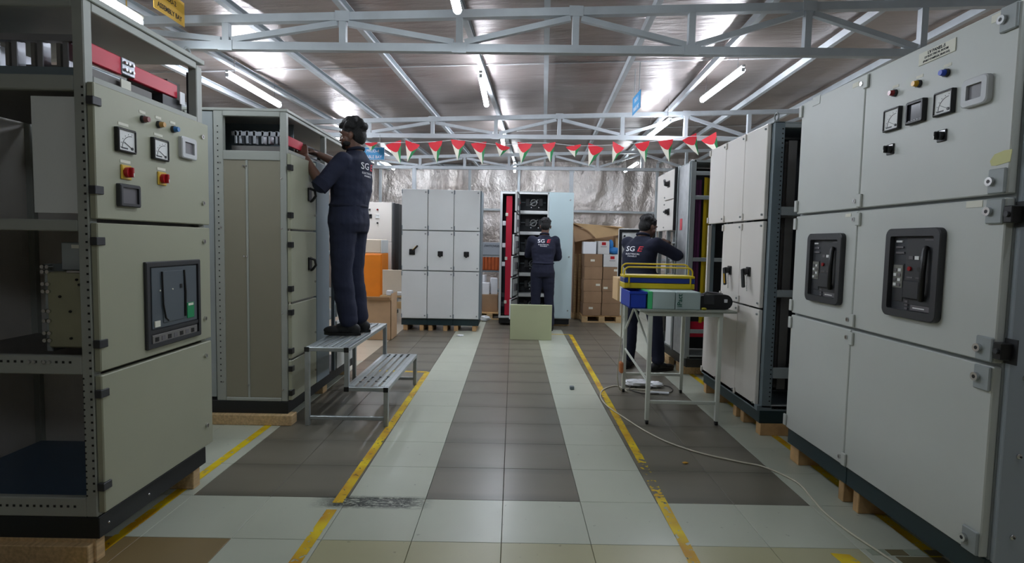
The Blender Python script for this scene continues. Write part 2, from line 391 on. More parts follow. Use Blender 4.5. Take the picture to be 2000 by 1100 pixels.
def bx(name, parent, x0, x1, y0, y1, z0, z1, m, b=0, label=None):
    return MB().box(x0, x1, y0, y1, z0, z1, m, b).build(name, parent, label)
FONT = {}
def text_mb(txt, size, m, T, ext=.0006, align='CENTER', sx=1.0, shear=0):
    """flat lettering as a mesh; T maps text plane (x right, y up, z out) to place"""
    cu = bpy.data.curves.new('lettering', 'FONT'); cu.body = txt; cu.size = size; cu.extrude = ext; cu.align_x = align; cu.align_y = 'CENTER'; cu.shear = shear
    cu.resolution_u = 2; cu.offset = size*.012
    o = bpy.data.objects.new('tmp', cu); COL.objects.link(o); bpy.context.view_layer.update()
    me = bpy.data.meshes.new_from_object(o.evaluated_get(bpy.context.evaluated_depsgraph_get()))
    mb = MB(); mb.T = T @ Matrix.Diagonal((sx, 1, 1, 1))
    mb.add([v.co.copy() for v in me.vertices], [tuple(p.vertices) for p in me.polygons], m)
    bpy.data.objects.remove(o); bpy.data.curves.remove(cu); bpy.data.meshes.remove(me)
    return mb
def face_T(x, y, z):      # lettering on a plane facing local -y
    return Matrix.Translation((x, y, z)) @ Matrix.Rotation(PI/2, 4, 'X')

# ------------------------------------------------------------------ setting: floor
TX, TY, TS = -0.0266, 2.749, 0.4
floor = MB().box(-5.2, 5.2, -3.2, 12.7, -.06, -.012, FLOORB).build('floor', kind='structure')
def tile_kind(i, j):
    if j >= 0:
        if i < -4: return T_FAR if j > 7 else T_WHITE
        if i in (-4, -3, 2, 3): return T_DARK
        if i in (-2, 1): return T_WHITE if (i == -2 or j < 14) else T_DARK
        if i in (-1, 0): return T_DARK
        return T_WHITE
    if j == -1: return T_WHITE
    if i == -4: return T_BROWN
    if i == -5: return T_BROWN
    if i in (-2, -1, 0, 1, 2): return T_BEIGE
    if i == 3: return T_BEIGE
    return T_WHITE
tile_meshes = {}
def tile_mesh(m):
    if m.name not in tile_meshes:
        tile_meshes[m.name] = MB().box(.0012, TS-.0012, .0012, TS-.0012, -.012, 0, m, .0012).mesh('tile')
    return tile_meshes[m.name]
cells = []
for i in range(-13, 13):
    for j in range(-15, 25):
        x, y = TX+i*TS+.2, TY+j*TS+.2
        if -5.1 < x < 5.1 and -3.1 < y < 12.6:
            vis = y > 1.75 and abs(x) < .97*y and -3.2 < x < 2.4
            cells.append((0 if vis else 1, y, i, j))
cells.sort(); rest = MB()
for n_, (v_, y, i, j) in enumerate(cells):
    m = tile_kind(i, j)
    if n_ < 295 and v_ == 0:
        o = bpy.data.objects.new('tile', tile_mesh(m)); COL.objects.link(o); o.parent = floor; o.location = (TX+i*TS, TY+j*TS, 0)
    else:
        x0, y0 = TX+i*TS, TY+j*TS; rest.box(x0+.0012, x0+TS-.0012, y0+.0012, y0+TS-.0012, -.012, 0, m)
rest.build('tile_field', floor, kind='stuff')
def line(pts, wd=.052):
    mb = MB()
    for (x0, y0), (x1, y1) in zip(pts, pts[1:]):
        d = Vector((x1-x0, y1-y0, 0)).normalized(); n = Vector((-d.y, d.x, 0))*wd/2
        L = (Vector((x1, y1, 0))-Vector((x0, y0, 0))).length; k = max(1, int(L/.15)); V = []
        for q in range(k+1):
            p = Vector((x0, y0, 0)).lerp(Vector((x1, y1, 0)), q/k); e = random.uniform(-.002, .002)
            V += [(p.x+n.x*(1+e*20), p.y+n.y, .0012), (p.x-n.x*(1-e*20), p.y-n.y, .0012)]
        mb.add(V, [(2*q, 2*q+1, 2*q+3, 2*q+2) for q in range(k)], PAINT)
    return mb
for pts in ([(-.893, .6), (-.869, 2.62)], [(-.866, 2.69), (-.846, 5.48), (-1.35, 5.5)], [(.762, .6), (.802, 2.71), (.822, 3.4), (.866, 7.92), (.55, 7.94)],
            [(-1.73, .8), (-1.715, 3.9)], [(1.865, .8), (1.885, 3.9), (1.88, 7.0)]):
    line(pts).build('floor_line', floor, label='worn yellow floor marking line')
MB().add([(1.43, 2.2, .001), (1.52, 2.2, .001), (1.50, 2.30, .001), (1.42, 2.31, .001)], [(0, 1, 2, 3)], PAINT).build('floor_line', floor, label='yellow paint patch')

MOS = [mat('mosaic_grey', (150, 158, 140), .4), mat('mosaic_olive', (112, 104, 76), .4), mat('mosaic_cream', (176, 176, 150), .4)]
for k in range(9):
    xk = 1.60+.085*k
    if xk > 2.3: break
    P('mosaic_tile', floor, lambda mb: mb.box(xk, xk+.08, 2.30, 2.345, 0, .0015, MOS[k % 2]))
    if k % 3 == 1: P('mosaic_tile', floor, lambda mb: mb.box(xk+.01, xk+.22, 2.2, 2.29, 0, .0015, MOS[1]))
# ------------------------------------------------------------------ setting: roof and walls
def zc(x): return 3.13+.044*x
SK = .055
def grid(nx, ny, fn, m, smooth=True):
    mb = MB(); V = [fn(i/nx, j/ny) for j in range(ny+1) for i in range(nx+1)]
    return mb.add(V, [(j*(nx+1)+i, j*(nx+1)+i+1, (j+1)*(nx+1)+i+1, (j+1)*(nx+1)+i) for j in range(ny) for i in range(nx)], m, smooth)
def ceil_pt(u, v):
    x, y = -5.2+10.4*u, 12.7-15.9*v
    q = noise.noise(Vector((x*.9, y*3.4, 0)))*.012+noise.noise(Vector((x*.5, y*1.1, 4)))*.016
    return (x, y, zc(x)+q)
ceiling = grid(120, 220, ceil_pt, FOIL_C).build('ceiling', kind='structure')
for x0 in (-4.9, -4.1, -3.3, -2.72, -2.05, -1.26, -.42, .21, 1.02, 1.87, 2.78, 3.6, 4.5):
    mb = MB(); y0, y1 = -3.1, 12.6; xa, xb = x0+SK*(y0-4), x0+SK*(y1-4)
    z = zc(x0)-.062
    for dx, dz, w_, h_ in ((0, -.03, .045, .004), (-.021, 0, .004, .06), (0, .029, .045, .004), (.021, -.022, .003, .014)):
        mb.bar((xa+dx, y0, z+dz), (xb+dx, y1, z+dz), w_, h_, STEEL_P)
    mb.build('purlin', ceiling)
# foil battens seen as thin seams across the sheets
for y0 in (2.1, 5.6, 8.9):
    MB().bar((-5, y0, zc(-5)-.012), (5, y0, zc(5)-.012), .02, .006, GALV).build('sheet_seam', ceiling)
WY = 12.5
def wall_pt(u, v):
    x, z = -5.2+10.4*u, 3.45*v
    q = .05*noise.noise(Vector((x*2.6, 0, z*.5)))+.035*noise.noise(Vector((x*5, 3, z*1.5)))
    q *= min(1, (abs(z-2.06)/.35)+.1)
    return (x, WY+q, z)
wall_back = grid(260, 60, wall_pt, FOIL_W).build('wall_back', kind='structure')
for z, h_ in ((2.06, .05), (1.0, .05), (.12, .2), (3.02, .06)):
    MB().box(-5.2, 5.2, WY-.13, WY-.075, z-h_/2, z+h_/2, STEEL_P, .004).build('rail', wall_back)
for x in (-4.2, -3.0, -1.0, .1, 3.2, 4.6):
    MB().box(x-.03, x+.03, WY-.18, WY-.132, .0, 3.15, STEEL_P, .004).build('stud', wall_back)
WALLM = mat('wall_sheet', (186, 176, 164), .6, var=.05, scale=1)
MB().box(-5.26, -5.2, -3.2, 12.7, 0, 3.5, WALLM).build('wall_left', kind='structure')
MB().box(5.2, 5.26, -3.2, 12.7, 0, 3.5, WALLM).build('wall_right', kind='structure')
MB().box(-5.2, 5.2, -3.26, -3.2, 0, 3.5, WALLM).build('wall_front', kind='structure')

def truss(y, x0, pitch, label, far=False, s=.055):
    r = thing('roof_truss', label, 'truss', (0, y, 0))
    zb = lambda x: 2.712+.011*x; zt = lambda x: 2.962+.043*x
    a, b = -5.1, 5.1
    MB().bar((a, 0, zb(a)), (b, 0, zb(b)), s, s, STEEL_P).build('bottom_chord', r)
    MB().bar((a, 0, zt(a)), (b, 0, zt(b)), s, s, STEEL_P).build('top_chord', r)
    for k in range(-6, 6):
        x = x0+pitch*k
        if not a < x < b: continue
        MB().bar((x, 0, zb(x)+s/2), (x, 0, zt(x)-s/2), s*.85, s*.85, STEEL_P, (0, 1, 0)).build('vertical_strut', r)
        x2 = x+pitch
        if x2 > b: continue
        g = s*.7
        if k % 2 == 0: p, q = (x+g, .0, zt(x)-s*.8), (x2-g, .0, zb(x2)+s*.8)
        else: p, q = (x+g, .0, zb(x)+s*.8), (x2-g, .0, zt(x2)-s*.8)
        MB().bar(p, q, s*.7, s*.7, STEEL_P, (0, 1, 0)).build('diagonal_strut', r)
        MB().box(x-.05, x+.05, -s/2-.004, -s/2, (zt(x) if k % 2 == 0 else zb(x))-.035, (zt(x) if k % 2 == 0 else zb(x))+.035, STEEL_P).build('gusset_plate', r)
    return r
truss(4.0, .415, .828, 'nearest silver steel roof truss crossing above the tall front cabinets')
truss(7.25, .572, .828, 'middle silver steel roof truss with the red pennants hung just below it')
truss(10.3, .72, .828, 'farthest silver steel roof truss in front of the foil wall, carried on posts')
for x, lb in ((-1.86, 'slim white steel post rising behind the triple-column cabinet with nine doors'), (1.06, 'slim white steel post rising behind the pale blue cabinet door')):
    r = thing('steel_post', lb, 'post', (x, 10.24, 0))
    bx('shaft', r, -.035, .035, -.035, .035, .012, 2.68, STEEL_P, .004)
    bx('base_plate', r, -.09, .09, -.09, .09, 0, .012, STEEL_P)
    bx('cap_plate', r, -.05, .05, -.05, .05, 2.66, 2.672, STEEL_P)

# ------------------------------------------------------------------ tube lights
TUBES = []
def tube_light(x, y, z, label, L=1.2, drop=.14, dx=.03):
    r = thing('tube_light', label, 'lamp', (x, y, z))
    bx('housing', r, -.016, .016, -L/2, L/2, .02, .04, WHITE, .004)
    MB().cyl((0, -L/2+.03, 0), (0, L/2-.03, 0), .027, GLOW_B if 5 < y < 9 else GLOW, n=14).build('fluorescent_tube', r)
    for s in (-1, 1):
        bx('lamp_holder', r, -.016, .016, s*(L/2-.015)-.012, s*(L/2-.015)+.012, -.02, .014, WHITEP, .003)
        MB().bar((0, s*(L/2-.14), .045), (0, s*(L/2-.14), zc(x)-z+.01), .012, .004, CHROME, (1, 0, 0)).build('hanger', r)
    return r
tube_light(-2.62, 5.62, 2.80, 'tube light glowing above the second left cabinet', 1.14)
tube_light(-.335, 5.78, 2.89, 'tube light hanging over the centre of the aisle beyond the nearest truss', 1.14)
tube_light(2.10, 5.72, 2.98, 'tube light glowing above the right row between the two trusses', 1.14)
tube_light(-2.6, 8.55, 2.80, 'tube light partly hidden behind the head of the man on the bench', 1.2)
tube_light(-.19, 8.45, 2.87, 'tube light over the aisle seen through the middle truss', 1.2)
tube_light(1.96, 7.6, 2.92, 'far right tube light above the working man at the tool table', 1.2)
tube_light(-2.424, 3.03, 2.70, 'brightest large tube light over the near left cabinet', 1.2)
tube_light(-.38, 2.97, 2.79, 'tube light cut by the top edge of the picture at centre', 1.2)
tube_light(2.1, 1.6, 2.95, 'unseen tube light above the near right cabinet, added outside the picture for lighting', 1.2)  # third lamp of the near row, out of view, added for lighting
for k, (x, y) in enumerate(((-2.6, 11.3), (0, 11.3), (2.3, 10.9), (-.1, -.9))):
    tube_light(x, y, 2.86, ['tube light at the back wall on the left', 'tube light at the back wall in the middle', 'tube light at the back wall on the right',
        'unseen tube light added behind the viewer for lighting'][k], 1.2)  # last lamp is never in view, added to light the near floor and cabinets

# ------------------------------------------------------------------ cabinet helpers (front faces local -y)
def locks(mb, u, z, m=CHROME, r=.011, y=0):
    mb.cyl((u, y, z), (u, y-.009, z), r, m, n=14); mb.box(u-.002, u+.002, y-.0095, y-.008, z-.006, z+.006, BLACK)
def door(root, u0, u1, z0, z1, m, t=.028, name='door', label=None, y=0, g=.003):
    def f(mb):
        mb.box(u0+g, u1-g, y, y+t, z0+g, z1-g, m, .004)
    return P(name, root, f, label)
def hinge(d, u, z, m=GREY_R, w_=.035, h_=.065, y=0, t=.012):
    return MB().box(u-w_/2, u+w_/2, y-t, y, z-h_/2, z+h_/2, m, .003).build('hinge_cover', d)
def lock(d, u, z, y=0, m=CHROME, r=.011):
    mb = MB(); locks(mb, u, z, m, r, y); return mb.build('lock', d)
def pilot(d, u, z, m, y=0, plate=True):
    mb = MB(); mb.cyl((u, y, z), (u, y-.012, z), .0165, BLACK2, n=16); mb.cyl((u, y-.012, z), (u, y-.03, z), .0135, m, r1=.011, n=16)
    o = mb.build('pilot_lamp', d)
    if plate: MB().box(u-.02, u+.02, y-.0015, y, z+.024, z+.036, PAPER).build('name_tag', d)
    return o
def meter(d, u0, u1, z0, z1, y=0, kind='ammeter'):
    mb = MB(); mb.ring(u0, u1, z0, z1, .007, .004, y-.018, y, BLACK)
    mb.box(u0+.006, u1-.006, y-.012, y-.001, z0+.006, z1-.006, WHITE)
    if kind == 'ammeter':
        w_, h_ = u1-u0, z1-z0; cx_, cz_ = u0+w_*.78, z0+h_*.2
        pts = [(cx_-w_*.52*math.cos(t), y-.0125, cz_+h_*.52*math.sin(t)) for t in [i*PI/2/8 for i in range(9)]]
        mb.tube(pts, .0012, BLACK, n=4)
        mb.bar((cx_, y-.0135, cz_), (cx_-w_*.42, y-.0135, cz_+h_*.22), .001, .002, BLACK, (0, 1, 0))
        mb.cyl((cx_, y-.012, cz_), (cx_, y-.015, cz_), .006, BLACK, n=10)
        mb.box(u0+w_*.2, u0+w_*.55, y-.0128, y-.012, z0+h_*.14, z0+h_*.2, BLACK2)
        for t in range(6):
            a = t*PI/10; mb.box(cx_-w_*.6*math.cos(a)-.001, cx_-w_*.6*math.cos(a)+.001, y-.0128, y-.012, cz_+h_*.6*math.sin(a)-.002, cz_+h_*.6*math.sin(a)+.002, BLACK)
    return mb.build('panel_meter', d)
def digi(d, u0, u1, z0, z1, y=0, fr=BLACK, scr=SCREEN, wd=.012, name='digital_meter', rr=.006, t=.02):
    mb = MB(); mb.ring(u0, u1, z0, z1, wd, rr, y-t, y, fr); mb.box(u0+wd*.8, u1-wd*.8, y-t*.55, y-.001, z0+wd*.8, z1-wd*.8, scr)
    if scr is SCREEN:
        n = 5
        for i in range(n):
            a = u0+wd+(u1-u0-2*wd)*(i+.2)/n; mb.box(a, a+(u1-u0-2*wd)/n*.6, y-t*.75, y-t*.55, z0+wd*.9, z0+wd*.9+.006, SCREEN_G)
    return mb.build(name, d)
def selector(d, u, z, y=0, base=BLACK, knob=BLACK, s=.048, hi=CHROME):
    mb = MB(); mb.box(u-s/2, u+s/2, y-.006, y, z-s/2, z+s/2, base, .002); mb.box(u-s/2+.004, u+s/2-.004, y-.0072, y-.006, z+s*.12, z+s*.42, hi)
    mb.cyl((u, y-.006, z), (u, y-.022, z), s*.36, knob, n=18); mb.box(u-s*.1, u+s*.1, y-.036, y-.02, z-s*.34, z+s*.34, knob, .003)
    mb.box(u-.002, u+.002, y-.0368, y-.036, z-s*.3, z-s*.05, WHITE)
    return mb.build('selector_switch', d)
def rotary(d, u, z, y=0, ang=0, L=.1, base=.07, m=BLACK, name='rotary_handle', rod=False, extra=None):
    mb = MB(); mb.box(u-base/2, u+base/2, y-.01, y, z-base/2, z+base/2, m, .004)
    mb.cyl((u, y-.01, z), (u, y-.04, z), base*.36, m, n=16)
    mb.T = Matrix.Translation((u, y-.045, z)) @ Matrix.Rotation(ang, 4, 'Y')
    mb.box(-.013, .013, -.012, .01, -.02, L, m, .005)
    if extra: mb.box(-.013, -.009, -.014, -.004, L*.25, L*.9, extra)
    mb.T = Matrix.Identity(4)
    if rod: mb.cyl((u+.035, y-.03, z-.02), (u+.06, y-.035, z-.14), .004, CHROME, n=6)
    return mb.build(name, d)
def breaker_window(d, u0, u1, z0, z1, y=0, mirror=False):
    w_, h_ = u1-u0, z1-z0
    MB().ring(u0, u1, z0, z1, w_*.105, .03, y-.026, y+.004, BLACK2, 6).build('breaker_bezel', d)
    mb = MB(); a, b, c, e = u0+w_*.09, u1-w_*.09, z0+h_*.07, z1-h_*.07
    X = lambda f: a+(b-a)*f
    Z = lambda f: c+(e-c)*f
    mb.box(a, b, y-.004, y-.001, c, e, DARKIN)
    mb.box(X(.32), X(.97), y-.007, y-.004, Z(.10), Z(.96), BLACK2, .002)          # main cover
    mb.box(X(.04), X(.29), y-.007, y-.004, Z(.12), Z(.62), BLACK2, .002)          # trip unit
    mb.box(X(.05), X(.27), y-.009, y-.007, Z(.30), Z(.60), mat('trip_grey', (120, 120, 112), .5))
    for i in range(4):
        for j in range(2): mb.box(X(.07+j*.1), X(.14+j*.1), y-.012, y-.009, Z(.32+i*.065), Z(.36+i*.065), WHITE if (i+j) % 2 == 0 else SCREEN_G, .001)
    for i in range(3): mb.box(X(.08), X(.22+.03*i), y-.009, y-.004, Z(.9-i*.075), Z(.925-i*.075), SCREEN_G if i else WHITE)
    for i, mm in enumerate((SCREEN_G, WHITE, WHITE)): mb.box(X(.40+i*.13), X(.49+i*.13), y-.010, y-.007, Z(.68), Z(.725), mm)
    for i, mm in enumerate((LRED, BLACK)): mb.cyl((X(.43+i*.22), y-.007, Z(.56)), (X(.43+i*.22), y-.014, Z(.56)), w_*.03, mm, n=12)
    for i in range(2): mb.box(X(.37+i*.2), X(.50+i*.2), y-.009, y-.007, Z(.44), Z(.455), SCREEN_G)
    mb.box(X(.33), X(.70), y-.018, y-.007, Z(.17), Z(.41), BLACK2, .006)
    for i in range(3): mb.box(X(.36), X(.43), y-.009, y-.004, Z(.03+i*.045), Z(.055+i*.045), SCREEN_G)
    mb.box(X(.50), X(.92), y-.009, y-.004, Z(.03), Z(.10), SCREEN_G); mb.box(X(.55), X(.8), y-.0095, y-.009, Z(.055), Z(.07), WHITE)
    mb.box(X(.72), X(.92), y-.0085, y-.007, Z(.925), Z(.94), SCREEN_G)
    mb.build('breaker_face', d)
    mb = MB(); pts = [(X(.78), y-.012, Z(.84)), (X(.80), y-.022, Z(.8)), (X(.80), y-.026, Z(.5)), (X(.79), y-.024, Z(.25)), (X(.74), y-.014, Z(.17))]
    mb.tube(pts, w_*.035, BLACK, n=10); mb.build('charging_handle', d)
def blocks(root, lst, z1, m=WOOD2):
    for u0, u1, y0, y1 in lst: bx('timber_block', root, u0, u1, y0, y1, 0, z1, m, .003)
def lifting_eye(root, u, y, z, r=.028, m=FRAME):
    mb = MB(); mb.cyl((u, y, z), (u, y, z+.014), .02, m, n=12)
    mb.tube([(u+r*math.cos(t), y, z+.012+r+r*math.sin(t)) for t in [2*PI*i/16 for i in range(16)]], .006, m, n=8, closed=True); mb.build('lifting_eye', root)
def perf(root, rows, m=SEAM):
    """rows of punched holes: (p0, p1, n, normal axis, size)"""
    mb = MB()
    for p0, p1, n, ax, s in rows:
        p0, p1 = Vector(p0), Vector(p1)
        for i in range(n):
            p = p0.lerp(p1, i/(n-1)); t = .0012
            if ax == 'y': mb.box(p.x-s, p.x+s, p.y-t, p.y, p.z-s, p.z+s, m)
            else: mb.box(p.x-t, p.x+t, p.y-s, p.y+s, p.z-s, p.z+s, m)
    return mb.build('punched_holes', root, kind='stuff')

# ================================================================== R1 : near right cabinet
def near_right():
    r = thing('switchgear_cabinet', 'large light grey cabinet at the right edge with meters, pilot lamps and two breaker windows', 'cabinet', (1.74, 3.37, 0), -PI/2)
    W, D = 1.44, .62; c1 = .605
    blocks(r, [(.0, .1, .04, .5), (.53, .575, .03, .5), (.655, .70, .03, .5), (1.3, 1.42, .05, .5)], .108)
    bx('plinth', r, 0, c1, .02, D, .11, .205, PLINTH_G, .002); bx('plinth', r, c1+.004, W, .02, D, .11, .205, PLINTH_G, .002)
    # carcass
    P('frame', r, lambda mb: (mb.box(0, W, .031, .06, .205, 2.21, FRAME), mb.box(0, W, .06, D, 2.19, 2.215, FRAME), mb.box(0, W, .06, D, .205, .23, FRAME), mb.box(0, W, D-.02, D, .23, 2.19, FRAME)))
    sp_ = bx('side_panel', r, W, W+.02, .035, D, .2, 2.215, SIDE_B, .003, label='blue grey side panel with domed screws')
    for z in (.303, .604, .89, 1.25, 1.6, 1.95):
        mb = MB(); mb.sphere((W+.022, .095, z), .011, CHROME, sc=(.6, 1, 1)); mb.cyl((W+.026, .095, z), (W+.03, .095, z), .004, BLACK, n=8); mb.build('screw', sp_)
    bx('side_panel', r, -.02, 0, .035, D, .2, 2.215, SIDE_B, .003)
    ds = []
    for z0, z1 in ((.208, .925), (.933, 1.533), (1.541, 2.212)):
        ds.append((door(r, 0, c1, z0, z1, GREY_R), door(r, c1, W, z0, z1, GREY_R, t=.032)))
    for k, (z0, z1) in enumerate(((.208, .925), (.933, 1.533), (1.541, 2.212))):
        dl, dr = ds[k]
        for z in (z0+.04, z1-.045):
            if (k, z < (z0+z1)/2) != (0, False) or True:
                hinge(dr, c1+.012, z, GREY_R); lock(dl, c1-.028, z)
        hinge(dl, .004, z0+.05, GREY_R, .03, .07); hinge(dl, .004, z1-.05, GREY_R, .03, .07)
        for z in (z0+.05, z1-.05):
            MB().box(W-.075, W-.005, -.012, 0, z-.045, z+.045, FRAME, .004).build('hinge_cover', dr)
            mb = MB(); mb.cyl((W-.058, -.012, z), (W-.058, -.024, z), .016, CHROME, n=16); mb.cyl((W-.058, -.024, z), (W-.058, -.0245, z), .007, BLACK, n=10); mb.build('lock', dr)
    MB().box(.12, .2, -.003, 0, 2.165, 2.215, GREY_R, .001).build('hinge_cover', ds[2][0])
    for z in (1.47, .985):     # door latch mechanism on the open edge
        P('latch', r, lambda mb: (mb.box(W+.0, W+.035, -.012, .028, z-.03, z+.03, BLACK, .003), mb.cyl((W+.018, -.02, z), (W+.018, .034, z), .01, BLACK2, n=8), mb.box(W, W+.05, .03, .034, z-.045, z+.045, BLACK2)))
    top, mid = ds[2][1], ds[1][1]
    U = lambda y: 3.37-y
    for y, m in ((2.544, LRED), (2.396, LYEL), (2.245, LBLU)): pilot(top, U(y), 2.055, m)
    meter(top, U(2.597), U(2.49), 1.884, 1.986); digi(top, U(2.447), U(2.341), 1.886, 1.984); meter(top, U(2.291), U(2.19), 1.886, 1.983)
    digi(top, U(2.145), U(2.024), 1.884, 1.992, fr=CLEAR, scr=SCREEN_G, wd=.026, name='relay_window', rr=.02, t=.022)
    selector(top, U(2.551), 1.801); selector(top, U(2.247), 1.805)
    bx('nameplate', top, U(2.405), U(2.208), -.004, 0, 2.13, 2.182, PAPER, .001, label='white nameplate with three lines of print')
    for k, (t, s) in enumerate((('LV PANEL-5', .0185), ('LV ELECTRICAL ROOM', .0125), ('(PORT COMPLEX, MUSCAT)', .0115))):
        text_mb(t, s, TEXTK, face_T(U(2.306), -.0046, 2.171-k*.0155)).build('lettering', top)
    bx('label_strip', top, U(2.05), U(1.985), -.002, 0, 2.172, 2.2, PAPER); bx('label_strip', mid, U(2.103), U(2.03), -.002, 0, 1.503, 1.528, PAPER)
    bx('label_strip', ds[1][0], U(2.866), U(2.82), -.002, 0, 1.503, 1.52, PAPER); bx('label_strip', ds[2][0], U(2.87), U(2.82), -.002, 0, 2.165, 2.188, PAPER)
    mb = MB(); pts = [(U(2.012), 1.668), (U(1.995), 1.69), (U(1.955), 1.698), (U(1.925), 1.697), (U(1.93), 1.655), (U(1.985), 1.648), (U(2.005), 1.65)]
    mb.prism(pts, -.0016, 0, PUTTY); mb.build('adhesive_patch', top, 'yellowed adhesive tape patch')
    breaker_window(mid, U(2.513), U(2.188), 1.04, 1.432); breaker_window(ds[1][0], U(3.183), U(2.85), 1.036, 1.42)
    return r
near_right()

# ================================================================== R2 : middle right cabinet
def middle_right():
    r = thing('switchgear_cabinet', 'three-column off-white cabinet with two black lever handles behind the tool table', 'cabinet', (1.75, 4.93, 0), -PI/2)
    W, D = 1.14, .62; cols = [0, .365, .735, 1.10]
    for c in (.02, .32, .42, .70, .79, 1.08): pass
    blocks(r, [(1.07, 1.14, .03, .55), (.80, .86, .03, .5), (.66, .72, .03, .5), (.28, .34, .03, .5), (-.01, .05, .03, .5)], .088)
    bx('plinth', r, 0, W, .02, D, .09, .18, PLINTH_G, .002)
    P('frame', r, lambda mb: (mb.box(0, W-.04, .06, D, 2.17, 2.19, FRAME_D), mb.box(0, W, D-.02, D, .18, 2.19, DARKIN2), mb.box(0, W, .0, D, .18, .215, FRAME_D),
        [mb.box(c, c+.03, .031, .06, .2, 2.18, FRAME_D) for c in (0, .35, .72)]))
    # corner posts and rails of the open end
    P('post', r, lambda mb: (mb.box(W-.045, W, .03, .1, .2, 2.2, FRAME_D, .003)))
    P('post', r, lambda mb: (mb.box(W-.04, W, D-.05, D, .2, 2.2, FRAME_D, .003)))
    for z, h_ in ((2.175, .03), (1.59, .06), (1.015, .05), (.45, .075), (.205, .03)):
        bx('end_rail', r, W-.03, W, .1, D-.05, z-h_/2, z+h_/2, FRAME, .003)
    bx('partition', r, W-.42, W-.41, .1, D-.05, .22, 2.16, DARKIN)
    for z in (1.55, .98, .42): bx('shelf', r, .4, W-.05, .1, D-.05, z, z+.012, DARKIN2)
    P('busbar', r, lambda mb: [mb.box(W-.3+.05*k, W-.29+.05*k, .2, .26, .3, 2.1, DARKIN2) for k in range(4)])
    perf(r, [((W+.0005, .085, .25), (W+.0005, .085, 2.15), 60, 'x', .0045), ((W+.0005, .115, .2), (W+.0005, .5, .2), 14, 'x', .004)])
    bx('roof', r, 0, W, .02, D, 2.19, 2.2, FRAME, .002)
    lifting_eye(r, W-.05, .06, 2.2, m=FRAME)
    rows = ((.185, .895), (.903, 1.523), (1.531, 2.195)); ds = {}
    for i in range(3):
        for j in range(3):
            if i == 0 and j == 1: continue
            d = door(r, cols[i], cols[i+1], *rows[j], GREY_W); ds[i, j] = d
            for z in (rows[j][0]+.035, rows[j][1]-.035):
                lock(d, cols[i+1]-.028, z, r=.008, m=FRAME); hinge(d, cols[i]+.012, z, GREY_W, .022, .05)
    bx('open_compartment', r, .03, .35, .3, .31, .91, 1.52, DARKIN); bx('compartment_wall', r, .34, .35, .03, .3, .905, 1.52, DARKIN)
    bx('edge_strip', r, 0, .028, .0, .03, .905, 1.523, GREY_W, .003)
    rotary(ds[1, 1], .55, 1.147, ang=PI*.93, L=.12, rod=True, extra=LYEL); rotary(ds[2, 1], .90, 1.154, ang=PI*.93, L=.12, rod=True)
    return r
middle_right()

